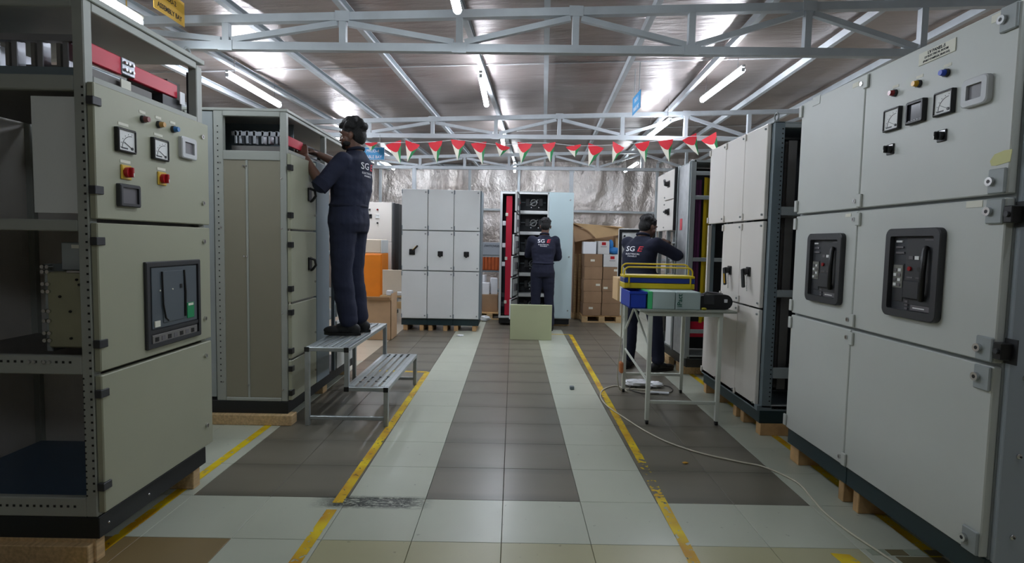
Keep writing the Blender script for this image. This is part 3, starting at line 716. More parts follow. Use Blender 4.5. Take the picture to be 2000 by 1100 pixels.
# ================================================================== R3 : far right cabinet being wired
def far_right():
    r = thing('switchgear_cabinet', 'cabinet being wired at the far right with open grey column and yellow busbars', 'cabinet', (1.76, 6.75, 0), -PI/2)
    W, D = 1.27, .66
    blocks(r, [(.05, .75, .0, .06), (.95, 1.15, .02, .3)], .1, WOOD)
    bx('timber_block', r, .5, .8, -.14, -.07, 0, .09, WOOD, .003)
    bx('plinth', r, 0, W, .02, D, .1, .19, PLINTH, .002)
    P('frame', r, lambda mb: (mb.box(0, W, .03, D, 2.17, 2.19, FRAME), mb.box(0, W, D-.02, D, .19, 2.19, DARKIN2), mb.box(0, W, .03, D, .19, .21, FRAME), [mb.box(c, c+.03, .03, .07, .2, 2.18, FRAME) for c in (0, .36, .74)]))
    for u in (W-.035,):
        bx('post', r, u, u+.035, 0, .05, .19, 2.19, FRAME, .003); bx('post', r, u, u+.035, .56, .6, .19, 2.19, FRAME, .003)
    bx('post', r, .80, .83, 0, .04, .19, 2.19, FRAME, .003)
    # galvanised cable chamber strip facing the aisle
    bx('chamber_panel', r, .84, W-.06, .012, .03, .2, 2.17, GALV, .002, label='bare galvanised panel')
    P('edge_strip', r, lambda mb: (mb.box(W-.06, W-.045, -.006, .02, .2, 2.18, GREY_C, .002), mb.box(W-.03, W-.018, -.006, 0, .2, 2.18, FRAME_D)))
    MB().box(.93, 1.0, .008, .012, 1.50, 1.62, mat('tag_pink', (214, 80, 90), .6)).build('sticker', r, 'small red sticker')
    # open end with busbars
    for z in (2.06, 1.82, 1.2, .47, .2): bx('end_rail', r, W-.02, W, .05, .56, z-.02, z+.02, FRAME, .003)
    for k in range(3): MB().box(W-.08-.05*k, W-.072-.05*k, .16+.035*k, .19+.035*k, .55, 2.03, BUSY).build('busbar', r, 'yellow busbar')
    for k in range(2): MB().box(W-.07, W-.06, .075+.03*k, .1+.03*k, .85, 2.0, BUSP).build('busbar', r, 'purple busbar')
    bx('barrier_sheet', r, W-.09, W-.08, .08, .4, .4, .56, REDB); bx('partition', r, .86, .87, .05, .6, .22, 2.16, DARKIN)
    # doors
    d1 = door(r, .04, .40, 1.50, 2.17, GREY_W, y=-.01)
    d2 = door(r, .42, .80, 1.845, 2.17, GREY_W, y=-.03); d3 = door(r, .42, .80, 1.50, 1.84, GREY_W, y=-.03)
    rotary(d2, .60, 2.02, y=-.03, ang=-.5, L=.06, base=.075); rotary(d3, .62, 1.71, y=-.03, ang=PI*.5, L=.05, base=.075)
    for d, z in ((d2, 1.88), (d3, 1.54), (d3, 1.8)): lock(d, .45, z, y=-.03, r=.008, m=FRAME)
    bx('edge_seal', r, .802, .815, -.03, .02, 1.5, 2.18, BLACK)
    d4 = door(r, .04, .40, .22, .75, GREY_W); bx('slot_frame', r, .44, .56, -.01, .02, .35, .8, BLACK, .003)
    door(r, .57, .78, .22, .8, GREY_C)
    # gear column interior
    for z in (.82, 1.0, 1.18, 1.36, 1.49): bx('shelf', r, .42, .80, .04, .4, z, z+.012, FRAME)
    bx('back_plate', r, .42, .80, .3, .31, .8, 1.5, GALV)
    for k in range(5): P('terminal_block', r, lambda mb: (mb.box(.45+.065*k, .50+.065*k, .14, .3, 1.02, 1.14, DARKIN2, .003), mb.box(.46+.065*k, .49+.065*k, .135, .14, 1.05, 1.11, BLACK)))
    for u in (.44, .62): bx('rail', r, u, u+.025, .08, .11, .8, 1.5, GALV)
    # swung-open door standing square to the row, inner side with black seal
    def od(mb):
        mb.box(.035, .06, -.47, -.02, .76, 1.53, GREY_C, .003)
    d = P('door', r, od, 'swung open door, inner side with black seal')
    MB().box(.060, .068, -.465, -.43, .77, 1.52, BLACK).build('seal', d); MB().box(.060, .068, -.06, -.025, .77, 1.52, BLACK).build('seal', d)
    MB().box(.060, .068, -.43, -.06, 1.485, 1.52, BLACK).build('seal', d); MB().box(.060, .068, -.43, -.06, .77, .8, BLACK).build('seal', d)
    MB().cyl((.06, -.40, 1.44), (.075, -.40, 1.44), .012, BLACK, n=10).build('lock', d)
    return r
far_right()

# ================================================================== L1 : near left cabinet
def near_left():
    r = thing('switchgear_cabinet', 'near left grey cabinet with open end frame, meters and dark breaker cutout', 'cabinet', (-1.63, 2.15, 0), PI/2)
    W, D = .80, .95
    blocks(r, [(.0, .05, .04, .78), (.66, .72, .03, .6)], .1, WOOD)
    bx('timber_block', r, -.03, .02, .05, .9, 0, .085, WOOD, .003)
    bx('plinth', r, 0, W-.03, .025, D, .1, .19, PLINTH, .003)
    for u, z in ((.05, .145), (.3, .145)): MB().sphere((u, .024, z), .006, CHROME, n=8, k=6).build('screw', r)
    # frame: posts
    F = FRAME_L
    bx('post', r, 0, .045, .03, .075, .19, 2.27, F, .004); bx('post', r, W-.05, W, .03, .075, .19, 2.22, F, .004)
    bx('post', r, 0, .05, D-.05, D, .19, 2.25, F, .004)
    bx('post', r, W-.05, W, D-.05, D, .19, 2.22, F, .004)
    for n_, (z0, z1) in enumerate(((.19, .27), (.775, .85), (1.345, 1.39), (1.888, 1.945), (2.2, 2.26))):
        bx('end_rail', r, 0, .03, .075, D-.05, z0, z1, F, .004)
    bx('front_rail', r, .045, W-.05, .03, .06, 1.925, 1.955, F, .003); bx('front_rail', r, .045, W-.05, .03, .06, 2.2, 2.235, F, .003)
    bx('roof', r, -.01, W+.01, .02, D, 2.235, 2.26, F, .003, label='sheet metal roof')
    bx('back_panel', r, 0, W, D-.02, D-.005, .2, 2.2, GREY_W)
    bx('floor_tray', r, .03, W-.05, .1, D-.05, .2, .215, LBLUE, label='blue protective sheet')
    bx('far_panel', r, W-.02, W-.005, .07, D-.04, .2, 1.9, GREY_W)
    bx('inner_front', r, .05, W-.05, .06, .068, .2, 1.9, DARKIN2)
    for z in (.79, 1.36, 1.9): bx('shelf', r, .03, W-.05, .07, D-.05, z, z+.012, DARKIN2)
    bx('cover_sheet', r, .012, .018, .078, .25, 1.415, 1.865, GREY_C, .001, label='plain grey cover sheet')
    perf(r, [((-.0005, .04, .3), (-.0005, .04, 1.9), 52, 'x', .004), ((-.0005, .12, .235), (-.0005, .80, .235), 26, 'x', .0045), ((-.0005, .12, .825), (-.0005, .80, .825), 26, 'x', .0045), ((-.0005, .069, .28), (-.0005, .069, .76), 20, 'x', .003)])
    for y in (.2, .22, .26, .28, .45, .5): MB().cyl((0, y, .825), (-.008, y, .825), .007, CHROME, n=8).build('bolt', r)
    # breaker body in the middle bay, seen from its side
    P('breaker', r, lambda mb: (mb.box(.06, .5, .075, .255, .87, 1.18, BREAK, .006), mb.box(.08, .48, .255, .28, .85, 1.21, FRAME, .003), mb.box(.10, .46, .09, .225, 1.185, 1.30, FRAME, .004),
        mb.box(.058, .06, .08, .17, 1.178, 1.186, CHROME), mb.box(.098, .1, .11, .18, 1.275, 1.29, PAPER)), 'beige draw-out breaker body with steel runners')
    mb = MB()
    for z in (.9, .93, .98, 1.02, 1.10, 1.13, 1.18, 1.20):
        for y in (.245, .265): mb.cyl((.075, y, z), (.052, y, z), .008, CHROME, n=8)
    for y, z in ((.11, .9), (.16, .91), (.13, 1.15), (.20, 1.08), (.09, 1.0), (.16, 1.02), (.12, 1.13)): mb.cyl((.062, y, z), (.054, y, z), .005, SEAM, n=8)
    mb.build('bolt_set', r, kind='stuff')
    # busbar chamber on top: silver bars on supports, red covered bars facing the aisle
    P('busbar', r, lambda mb: [mb.box(.02, .75, .55+.1*k, .57+.1*k, 2.02, 2.12, CERAM) for k in range(2)])
    for y in (.14, .24, .34, .44, .60, .7):
        P('busbar_support', r, lambda mb: (mb.box(.05, .09, y-.012, y+.012, 1.98, 2.09, CERAM, .002), mb.box(.05, .10, y+.02, y+.035, 1.99, 2.08, DARKIN2)))
    bx('busbar_carrier', r, .04, .07, .1, .8, 2.085, 2.11, CERAM); bx('busbar_carrier', r, .04, .07, .1, .8, 1.955, 1.985, FRAME_D)
    P('red_busbar', r, lambda mb: (mb.box(.05, .27, .075, .10, 2.025, 2.10, REDB, .003), mb.box(.34, .66, .075, .10, 2.025, 2.09, REDB, .003)), 'red sleeved busbar')
    P('joint_plate', r, lambda mb: (mb.box(.262, .345, .07, .105, 2.03, 2.10, CERAM, .003), [mb.cyl((u, .07, z), (u, .06, z), .007, CHROME, n=8) for u in (.28, .3, .325) for z in (2.05, 2.08)]))
    P('gear_block', r, lambda mb: (mb.box(.1, .5, .1, .4, 1.96, 2.01, DARKIN2), mb.box(.55, .7, .08, .35, 1.96, 2.02, BLACK2), mb.box(.62, .72, .1, .3, 2.02, 2.11, DARKIN2), mb.box(.27, .33, .08, .085, 1.97, 2.01, PAPER), mb.box(.66, .7, .062, .066, 2.0, 2.06, WHITEP)))
    bx('wall_sheet', r, .03, W-.05, D-.1, D-.09, 1.96, 2.2, FRAME_D)
    lifting_eye(r, W-.06, .07, 2.235, m=FRAME)
    bx('side_arm', r, W+.012, W+.02, .10, .12, 1.95, 2.2, BLACK2)
    dz = ((.205, .775), (.785, 1.383), (1.393, 1.925)); ds = [door(r, .0, W, a, b, GREY_L) for a, b in dz]
    for d, (a, b) in zip(ds, dz):
        for z in (a+.115, b-.075):
            MB().box(-.012, .035, -.008, .02, z-.016, z+.016, BLACK2, .002).build('hinge', d); lock(d, W-.065, z, r=.011)
    top, mid = ds[2], ds[1]; U = lambda y: y-2.15
    for y, m in ((2.43, mat('lamp_red_dim', (140, 84, 84), .4)), (2.537, mat('lamp_amber', (196, 150, 84), .35)), (2.642, mat('lamp_sky', (58, 124, 190), .3))): pilot(top, U(y), 1.84, m)
    meter(top, U(2.258), U(2.368), 1.677, 1.775); meter(top, U(2.48), U(2.59), 1.678, 1.775)
    digi(top, U(2.685), U(2.81), 1.715, 1.82, fr=CLEAR, scr=SCREEN_G, wd=.024, name='relay_window', rr=.012)
    selector(top, U(2.317), 1.596, base=YELSW, knob=RED, s=.06, hi=YELSW); selector(top, U(2.551), 1.597, base=YELSW, knob=RED, s=.06, hi=YELSW)
    digi(top, U(2.26), U(2.384), 1.452, 1.546, fr=BLACK2, scr=SCREEN_G, wd=.014, name='relay')
    for u in (U(2.31), U(2.535)): bx('name_tag', top, u-.03, u+.03, -.0015, 0, 1.786, 1.798, PAPER)
    for u in (U(2.317), U(2.551)): bx('name_tag', top, u-.03, u+.03, -.0015, 0, 1.634, 1.646, PAPER)
    # breaker cutout
    a, b, c, e = U(2.413), U(2.832), .822, 1.216
    MB().ring(a, b, c, e, .022, .004, -.014, .004, BLACK2).build('breaker_bezel', mid)
    mb = MB(); X = lambda f: a+(b-a)*f; Z = lambda f: c+(e-c)*f
    GB = mat('breaker_grey', (84, 92, 98), .45, var=.05)
    mb.box(a+.01, b-.01, -.004, -.001, c+.01, e-.01, BLACK2); mb.box(X(.1), X(.93), -.008, -.004, Z(.22), Z(.93), GB, .003)
    mb.box(X(.05), X(.95), -.010, -.004, Z(.17), Z(.21), BLACK2); mb.box(X(.1), X(.93), -.008, -.004, Z(.04), Z(.15), DARKIN2, .002)
    for i in range(7): mb.box(X(.14+i*.11), X(.2+i*.11), -.0095, -.008, Z(.07), Z(.12), SCREEN_G if i % 2 else BLACK)
    mb.box(X(.28), X(.66), -.012, -.008, Z(.27), Z(.88), GB, .004)
    mb.tube([(X(.26), -.013, Z(.88)), (X(.27), -.014, Z(.5)), (X(.31), -.014, Z(.33)), (X(.36), -.013, Z(.29))], .004, BLACK, n=6)
    mb.tube([(X(.66), -.013, Z(.88)), (X(.68), -.014, Z(.6)), (X(.67), -.014, Z(.3))], .006, BLACK, n=6)
    mb.box(X(.72), X(.86), -.012, -.008, Z(.26), Z(.46), GREEN, .002); mb.box(X(.74), X(.84), -.0125, -.012, Z(.42), Z(.45), PAPER)
    mb.box(X(.13), X(.22), -.012, -.008, Z(.24), Z(.31), PAPER); mb.box(X(.58), X(.62), -.014, -.012, Z(.66), Z(.71), BLACK)
    for u, z in ((.22, .66), (.44, .66)): mb.cyl((X(u), -.012, Z(z)), (X(u), -.015, Z(z)), .004, PAPER, n=8)
    mb.build('breaker_face', mid)
    return r
near_left()

# ================================================================== L2 : second left cabinet
def second_left():
    r = thing('switchgear_cabinet', 'long grey cabinet with taupe end panels beside the man on the bench', 'cabinet', (-1.56, 3.85, 0), PI/2)
    W, D = 1.62, .75
    bx('timber_beam', r, -.04, .06, -.01, D, 0, .075, WOOD, .004); bx('timber_beam', r, .78, .88, .05, D, 0, .075, WOOD, .004); bx('timber_beam', r, 1.45, 1.55, .05, D, 0, .075, WOOD, .004)
    bx('plinth', r, -.0, W, .03, D, .075, .165, PLINTH, .003)
    F = FRAME_L
    bx('post', r, -.0, .04, .03, .075, .165, 2.22, F, .004); bx('post', r, 0, .04, .47, .535, .165, 2.22, F, .004); bx('post', r, 0, .04, D-.04, D, .165, 2.22, F, .004)
    bx('post', r, .78, .82, .03, .07, .165, 2.22, F, .004); bx('post', r, W-.04, W, .03, .07, .165, 2.22, F, .004)
    for z0, z1 in ((.165, .19), (1.87, 1.935), (2.17, 2.215)): bx('end_rail', r, -.002, .03, .075, .47, z0, z1, F, .004)
    bx('roof', r, -.005, W, .02, D, 2.205, 2.225, F, .003)
    bx('end_panel', r, .004, .016, .315, .47, .19, 1.87, BEIGE, .002); bx('end_panel', r, .004, .016, .06, .30, .19, 1.87, BEIGE, .002)
    bx('panel_joint', r, .0, .018, .30, .315, .19, 1.87, F, .002)
    bx('outer_panel', r, .004, .016, .54, D, .19, 2.2, FRAME, .002)
    perf(r, [((-.0006, .505, .3), (-.0006, .505, 2.1), 44, 'x', .004)])
    mb = MB()
    for y, z in ((.49, .3), (.49, .75), (.49, 1.4), (.49, 1.85), (.065, .25), (.065, .8), (.065, 1.4), (.065, 1.75), (.31, 1.83), (.33, 1.83), (.31, 1.2), (.33, 1.2), (.31, .28)): mb.cyl((0, y, z), (-.004, y, z), .006, CHROME, n=8)
    mb.build('screw_set', r, kind='stuff')
    bx('back_panel', r, 0, W, D-.02, D-.005, .17, 2.2, DARKIN2)
    # busbar chamber seen through the end opening
    bx('chamber_floor', r, .02, W, .07, D-.02, 1.90, 1.915, DARKIN2)
    bx('chamber_wall', r, .4, .41, .14, D-.02, 1.92, 2.2, FRAME_D)
    for y in (.11, .14, .19, .24, .30, .35, .40, .43): P('busbar_support', r, lambda mb: (mb.box(.1, .15, y-.009, y+.009, 2.0, 2.09, CERAM, .002)))
    bx('busbar_carrier', r, .1, .13, .08, .46, 2.055, 2.085, CERAM); bx('busbar_carrier', r, .1, .13, .08, .46, 1.95, 1.985, DARKIN2)
    P('white_clip', r, lambda mb: (mb.box(.08, .1, .085, .11, 2.01, 2.05, WHITEP, .002), mb.box(.08, .1, .085, .11, 2.06, 2.10, WHITEP, .002)))
    MB().box(.05, .42, .075, .095, 2.0, 2.07, REDB, .003).build('red_busbar', r, 'red sleeved busbar')
    P('dark_busbar', r, lambda mb: (mb.box(.42, .9, .09, .12, 2.02, 2.07, BLACK2), mb.box(.42, .9, .09, .12, 1.95, 1.99, BLACK2), mb.box(.9, 1.5, .09, .14, 1.93, 2.08, DARKIN2)))
    bx('front_rail', r, .04, W, .03, .06, 1.93, 1.955, F, .003); bx('front_rail', r, .04, W, .03, .06, 2.18, 2.205, F, .003)
    # doors facing the aisle
    dz = ((.17, .465), (.472, .868), (.876, 1.387), (1.394, 1.925))
    for k, (a, b) in enumerate(dz):
        d = door(r, .0, .49, a, b, GREY_L)
        for z in ((a+.06, b-.06) if k < 2 else (a+.1, b-.1)): MB().box(-.014, .03, -.008, .02, z-.02, z+.02, BLACK, .002).build('hinge', d)
        lock(d, .455, a+.12, r=.008)
        if k >= 2:
            mb = MB(); z = 1.667 if k == 3 else 1.141; u = .345
            mb.box(u-.035, u-.015, -.012, 0, z-.05, z+.05, BLACK, .003); mb.box(u-.035, u+.03, -.01, 0, z-.05, z+.045, BLACK2, .003)
            mb.tube([(u-.02, -.01, z+.045), (u-.01, -.045, z+.03), (u+.0, -.05, z-.01), (u+.01, -.02, z-.045), (u+.02, -.005, z-.05)], .010, BLACK, n=8)
            mb.build('door_handle', d)
    for z in (1.0, 1.2, .7): pass
    bx('chamber_door', r, .505, .80, .002, .03, .17, 1.94, FRAME_D, .003, label='narrow blue grey column cover')
    bx('inner_post', r, .83, .87, .03, .06, .17, 1.93, BLACK2, .002); bx('inner_post', r, .93, .95, .0, .03, .17, 1.93, FRAME_D, .002)
    bx('cell_back', r, .87, W-.04, .35, .36, .17, 1.9, DARKIN2)
    for z in (.62, 1.2, 1.5): bx('cell_shelf', r, .87, W-.04, .05, .35, z, z+.015, FRAME)
    bx('door', r, 1.0, 1.58, .0, .025, .17, .60, GREY_R, .003); bx('door', r, 1.0, 1.58, .0, .025, .64, 1.18, GREY_R, .003)
    return r
second_left()

# ================================================================== C3 : nine-door cabinet at the back
def nine_door():
    r = thing('switchgear_cabinet', 'pale grey cabinet with nine doors in three columns at the end of the aisle', 'cabinet', (-1.635, 8.0, 0))
    W, D = 1.145, .55; cw = W/3
    for k in range(3): bx('plinth', r, k*cw+.002, (k+1)*cw-.002, .03, D, .085, .18, PLINTH_G, .002)
    blocks(r, [(u, u+.06, .04, .5) for u in (.03, .27, .40, .62, .78, 1.05)], .083)
    P('frame', r, lambda mb: mb.box(0, W, .032, D, .18, 2.075, FRAME))
    bx('side_panel', r, W, W+.018, .04, D, .18, 2.075, FRAME_D, .002)
    mb_rows = ((.185, .888), (.893, 1.478), (1.483, 2.082))
    for i in range(3):
        for j, (a, b) in enumerate(mb_rows):
            d = door(r, i*cw, (i+1)*cw, a, b, GREY_C, g=.0045)
            for z in (a+.045, b-.045): lock(d, (i+1)*cw-.03, z, r=.012, m=FRAME)
            for z in (a+.04, b-.04): MB().box((i)*cw+.004, i*cw+.016, -.008, 0, z-.03, z+.03, FRAME_D, .001).build('hinge', d)
            if j == 1:
                if i == 0: rotary(d, .16, 1.165, ang=.75, L=.13, base=.085, extra=LYEL)
                else: rotary(d, i*cw+.19, 1.145, ang=PI, L=.05, base=.075)
    return r
nine_door()

# ================================================================== C4 : withdrawable-unit cabinet at the back
def rack_cabinet():
    r = thing('switchgear_cabinet', 'open rack cabinet with red busbar column, six open flap doors and tall pale blue door', 'cabinet', (-.21, 8.7, 0))
    W, D = 1.16, .55
    bx('timber_beam', r, .2, W-.02, .06, .3, 0, .03, WOOD, .003); bx('plinth', r, 0, W-.03, .03, D, .03, .115, PLINTH, .002)
    for u in (0, .27, .745, W-.04): bx('post', r, u, u+.03, 0, .04, .12, 2.13, GREY_C, .003)
    for z in (.12, 2.1): bx('crossbar', r, .03, W-.04, 0, .04, z, z+.03, GREY_C, .003)
    bx('roof', r, 0, W, .0, D, 2.13, 2.14, FRAME, .002); bx('back_panel', r, 0, W, D-.02, D, .12, 2.13, DARKIN)
    bx('side_panel', r, -.005, 0, .0, D, .12, 2.13, GREY_C); bx('side_panel', r, W-.01, W, .0, D, .12, 2.13, GREY_C); bx('partition', r, .3, .31, .04, D-.02, .12, 2.1, FRAME_D)
    MB().box(.09, .185, .05, .07, .16, 2.07, REDB, .003).build('red_busbar_cover', r, 'bright red busbar cover')
    for z in (.3, .45, .95, 1.25, 1.6): P('terminal', r, lambda mb: mb.box(.035, .085, .04, .08, z, z+.07, BLACK2 if z < .5 else WHITEP, .003))
    for z in (.35, 1.05, 1.75): P('cable_tie', r, lambda mb: mb.box(.08, .12, .03, .05, z, z+.05, PAPER, .002))
    shelves = [.13, .39, .70, 1.03, 1.36, 1.68, 1.99]
    zs = [.14, .47, .80, 1.13, 1.46, 1.79, 2.11]
    for k in range(6):
        z0, z1 = zs[k], zs[k+1]
        bx('shelf', r, .31, .745, .0, .4, z0, z0+.05 if k else z0+.02, GREY_C, .003)
        def unit(mb):
            mb.box(.32, .735, .25, .27, z0+.06, z1, DARKIN); cx_, cz_ = .53, (z0+z1)/2+.03
            mb.tube([(cx_+.05*math.cos(t), .16, cz_+.05*math.sin(t)) for t in [2*PI*i/14 for i in range(14)]], .009, CHROME if k > 3 else FRAME, n=6, closed=True)
            mb.bar((cx_-.06, .15, cz_-.04), (cx_+.07, .15, cz_+.05), .014, .014, FRAME, (0, 1, 0))
            mb.box(cx_-.13, cx_-.07, .14, .25, cz_-.06, cz_+.06, BLACK2, .004); mb.box(cx_+.08, cx_+.15, .14, .25, cz_-.05, cz_+.06, BLACK2, .004)
            mb.box(.33, .73, .2, .22, cz_-.005, cz_+.012, FRAME_D)
            for i in range(4): mb.cyl((cx_-.1+.06*i, .13, cz_-.08), (cx_-.1+.06*i, .15, cz_-.08), .008, WHITEP if i % 2 else BLACK, n=8)
        P('withdrawable_unit', r, unit)
        ang = [math.radians(a) for a in (103, 102, 101, 99, 96, 95)][k]
        piv = Matrix.Translation((.295, -.004, 0)) @ Matrix.Rotation(-ang, 4, 'Z')
        mb = MB(); mb.T = piv; mb.box(0, .44, -.028, 0, z0+.02, z1-.006, GREY_C, .003); d = mb.build('flap_door', r)
        mb = MB(); mb.T = piv
        mb.box(.004, .436, -.0005, .006, z1-.03, z1-.01, BLACK); mb.box(.004, .436, -.0005, .006, z0+.024, z0+.038, BLACK)
        mb.box(.004, .02, 0, .006, z0+.04, z1-.03, BLACK); mb.box(.42, .436, 0, .006, z0+.04, z1-.03, BLACK); mb.build('seal', d)
        mb = MB(); mb.T = piv; cz_ = (z0+z1)/2
        mb.box(.16, .3, 0, .03, cz_-.05, cz_+.06, SCREEN_G, .003); mb.box(.18, .22, .03, .036, cz_-.02, cz_+.04, BLACK2); mb.box(.25, .28, .03, .036, cz_-.02, cz_+.0, RED if k == 5 else BLACK2); mb.build('door_gear', d)
    d = door(r, .765, W-.005, .13, 2.135, BLUE_D, y=-.03, name='tall_door', label='tall pale blue grey door')
    for z in (2.02, 1.12, .26): MB().sphere((W-.06, -.032, z), .013, CHROME, n=10, k=6).build('screw', d)
    return r
rack_cabinet()

# ================================================================== loose panel in front of it
t = thing('cover_panel', 'square pale green sheet metal cover standing on the floor behind which the far worker stands', 'panel', (.265, 7.42, 0))
bx('face', t, -.285, .285, 0, .012, 0, .485, OLIVE, .004)
for s in (-1, 1): bx('flange', t, s*.283-.003, s*.283+.003, .012, .07, 0, .483, OLIVE)
bx('flange', t, -.28, .28, .012, .07, .477, .483, OLIVE); bx('flange', t, -.28, .28, .012, .07, 0, .006, OLIVE)

# ================================================================== background left group
def white_cab():
    r = thing('control_cabinet', 'white cabinet with small meters partly hidden behind the standing man, against the foil wall', 'cabinet', (-2.95, 9.5, 0))
    bx('carcass', r, 0, .86, .03, .5, .06, 1.98, FRAME, .004); bx('plinth', r, 0, .86, .04, .5, 0, .06, PLINTH)
    d = bx('door', r, .0, .84, 0, .028, 1.30, 1.98, GREY_W, .004); d2 = bx('door', r, .0, .84, 0, .028, .07, 1.295, GREY_W, .004)
    bx('side_gap', r, .865, .90, .0, .03, .75, 1.97, BLACK2); bx('side_panel', r, .90, .965, -.01, .5, .75, 1.96, PLINTH, .003)
    digi(d, .43, .50, 1.70, 1.77); digi(d, .56, .63, 1.70, 1.77, fr=WHITE, scr=WHITE); pilot(d, .46, 1.85, BLACK2, plate=False); pilot(d, .595, 1.85, LRED, plate=False); pilot(d, .595, 1.62, BLACK2, plate=False)
white_cab()
def orange_cab():
    r = thing('tool_cabinet', 'bright orange metal cabinet with a cream top behind the cardboard box', 'cabinet', (-2.62, 8.85, 0))
    bx('body', r, 0, .50, 0, .45, .32, 1.11, ORANGE, .008); bx('base', r, 0, .38, .02, .45, .02, .31, ORANGE, .006)
    bx('top_unit', r, .0, .48, .01, .45, 1.115, 1.34, CREAM, .012); bx('side_trim', r, .48, .50, .01, .45, 1.115, 1.33, GREY_C, .004)
    d = bx('door', r, .01, .485, -.012, 0, .34, 1.09, ORANGE, .004); MB().cyl((.10, -.012, .92), (.10, -.03, .92), .02, FRAME_D, n=12).build('knob', d)
    bx('white_ledge', r, .0, .42, -.05, 0, .315, .335, WHITEP)
    for x in (.03, .3): P('foot', r, lambda mb: mb.cyl((x+.03, .1, 0), (x+.03, .1, .03), .025, BLACK))
orange_cab()
def workbench_back():
    r = thing('side_table', 'low table under the cream board between the orange cabinet and the nine-door cabinet', 'table', (-2.1, 8.62, 0))
    bx('tabletop', r, 0, .5, .0, .45, .42, .45, WOOD, .004); bx('front_board', r, .02, .44, -.015, .005, .25, .36, CARD_L)
    for x in (.02, .44):
        for y in (.03, .39): bx('leg', r, x, x+.04, y, y+.04, 0, .42, WOOD, .003)
    b = tag(MB().box(-2.08, -1.67, 8.72, 8.75, .455, .855, CREAM, .004).build('cream_board'), 'cream coloured board standing on the low table beside the nine-door cabinet', 'board')
    for k, (x, w_, h_) in enumerate(((-2.0, .1, .08), (-1.85, .12, .06))):
        tag(MB().box(x, x+w_, 8.63, 8.71, .452, .452+h_, WHITEP, .01).build('white_packet'), ['taller white packet on the low table', 'flatter white packet on the low table by the nine-door cabinet'][k], 'packet')
    tag(MB().box(-1.98, -1.88, 8.8, 8.9, .86, .9, WHITEP, .01).build('white_tray') , 'small white tray behind the cream board', 'tray')
workbench_back()
bpy.data.objects['white_tray'].location.z = -.4
def carton(name, label, x0, x1, y0, y1, z0, z1, m, rot=0, labelpos=None, mark=None, group=None, tape=True, flap=False):
    cx_, cy_ = (x0+x1)/2, (y0+y1)/2; w_, d_, h_ = (x1-x0)/2, (y1-y0)/2, z1-z0
    r = thing(name, label, 'box', (cx_, cy_, z0), rot, group)
    if flap:
        P('walls', r, lambda mb: (mb.box(-w_, w_, -d_, -d_+.006, 0, h_, m), mb.box(-w_, w_, d_-.006, d_, 0, h_, m), mb.box(-w_, -w_+.006, -d_, d_, 0, h_, m), mb.box(w_-.006, w_, -d_, d_, 0, h_, m), mb.box(-w_, w_, -d_, d_, 0, .006, m)))
        MB().add([(-w_, -d_, h_), (w_, -d_, h_), (w_*.9, -d_-.06, h_+.05), (-w_*.9, -d_-.06, h_+.05), (-w_, -d_+.004, h_+.003), (w_, -d_+.004, h_+.003), (w_*.9, -d_-.057, h_+.056), (-w_*.9, -d_-.057, h_+.056)],
                 [(0, 1, 2, 3), (7, 6, 5, 4), (0, 4, 5, 1), (2, 6, 7, 3), (0, 3, 7, 4), (1, 5, 6, 2)], m).build('flap', r)
        MB().box(-w_, w_, -d_, -d_+.16, h_, h_+.006, m).build('flap', r)
        MB().box(w_-.004, w_+.002, -d_, d_, h_, h_+.09, m).build('flap', r)
    else:
        bx('carton_body', r, -w_, w_, -d_, d_, 0, h_, m, .004)
        if tape: bx('packing_tape', r, -w_*.12, w_*.12, -d_-.001, d_+.001, h_-.001, h_+.0008, TAPE)
        P('closure_seam', r, lambda mb: mb.box(-w_*.98, w_*.98, -d_*.02, d_*.02, h_-.0005, h_+.001, SEAM))
    if labelpos: bx('paper_label', r, labelpos[0]-.035, labelpos[0]+.035, -d_-.002, -d_, h_*labelpos[1]-.018, h_*labelpos[1]+.018, PAPER)
    if mark: P('printed_mark', r, lambda mb: (mb.box(mark[0]-.035, mark[0]+.035, -d_-.002, -d_, h_*mark[1]-.02, h_*mark[1]+.03, RED), mb.box(mark[0]-.05, mark[0]+.05, -d_-.002, -d_, h_*mark[1]-.05, h_*mark[1]-.042, SCREEN_G)))
    return r
carton('cardboard_box', 'tall brown cardboard box with raised flaps standing by the far end of the bench', -1.93, -1.60, 7.2, 7.56, 0, .53, CARD, flap=True)

# ================================================================== goods between the two back cabinets
def pallet(label, x0, x1, y0, y1, h_=.12):
    r = thing('pallet', label, 'pallet', (x0, y0, 0))
    w_, d_ = x1-x0, y1-y0
    for k in range(5): bx('deck_board', r, 0, w_, d_*k/5+.01, d_*(k+1)/5-.02, h_-.02, h_, WOOD2, .002)
    for k in range(3): bx('bearer', r, w_*k/2.35, w_*k/2.35+.1, 0, d_, .02, h_-.02, WOOD, .002)
    for k in range(2): bx('bottom_board', r, 0, w_, d_*.8*k, d_*.8*k+.08, 0, .02, WOOD, .002)
pallet('wooden pallet seen between the nine-door cabinet and the rack cabinet', -.75, .0, 9.3, 10.0)
carton('cardboard_box', 'large brown carton on the pallet between the two back cabinets', -.66, -.25, 9.42, 9.9, .121, .42, CARD_D)
carton('white_box', 'white box on top of the brown carton between the back cabinets', -.60, -.40, 9.45, 9.65, .421, .62, WHITEP, tape=False)
carton('white_box', 'slanting white box leaning beside another white box on the brown carton', -.385, -.27, 9.5, 9.7, .421, .70, WHITEP, rot=.12, tape=False)
carton('white_box', 'small white box lying behind the two larger white boxes', -.6, -.48, 9.7, 9.85, .421, .74, WHITEP, rot=-.2, tape=False)
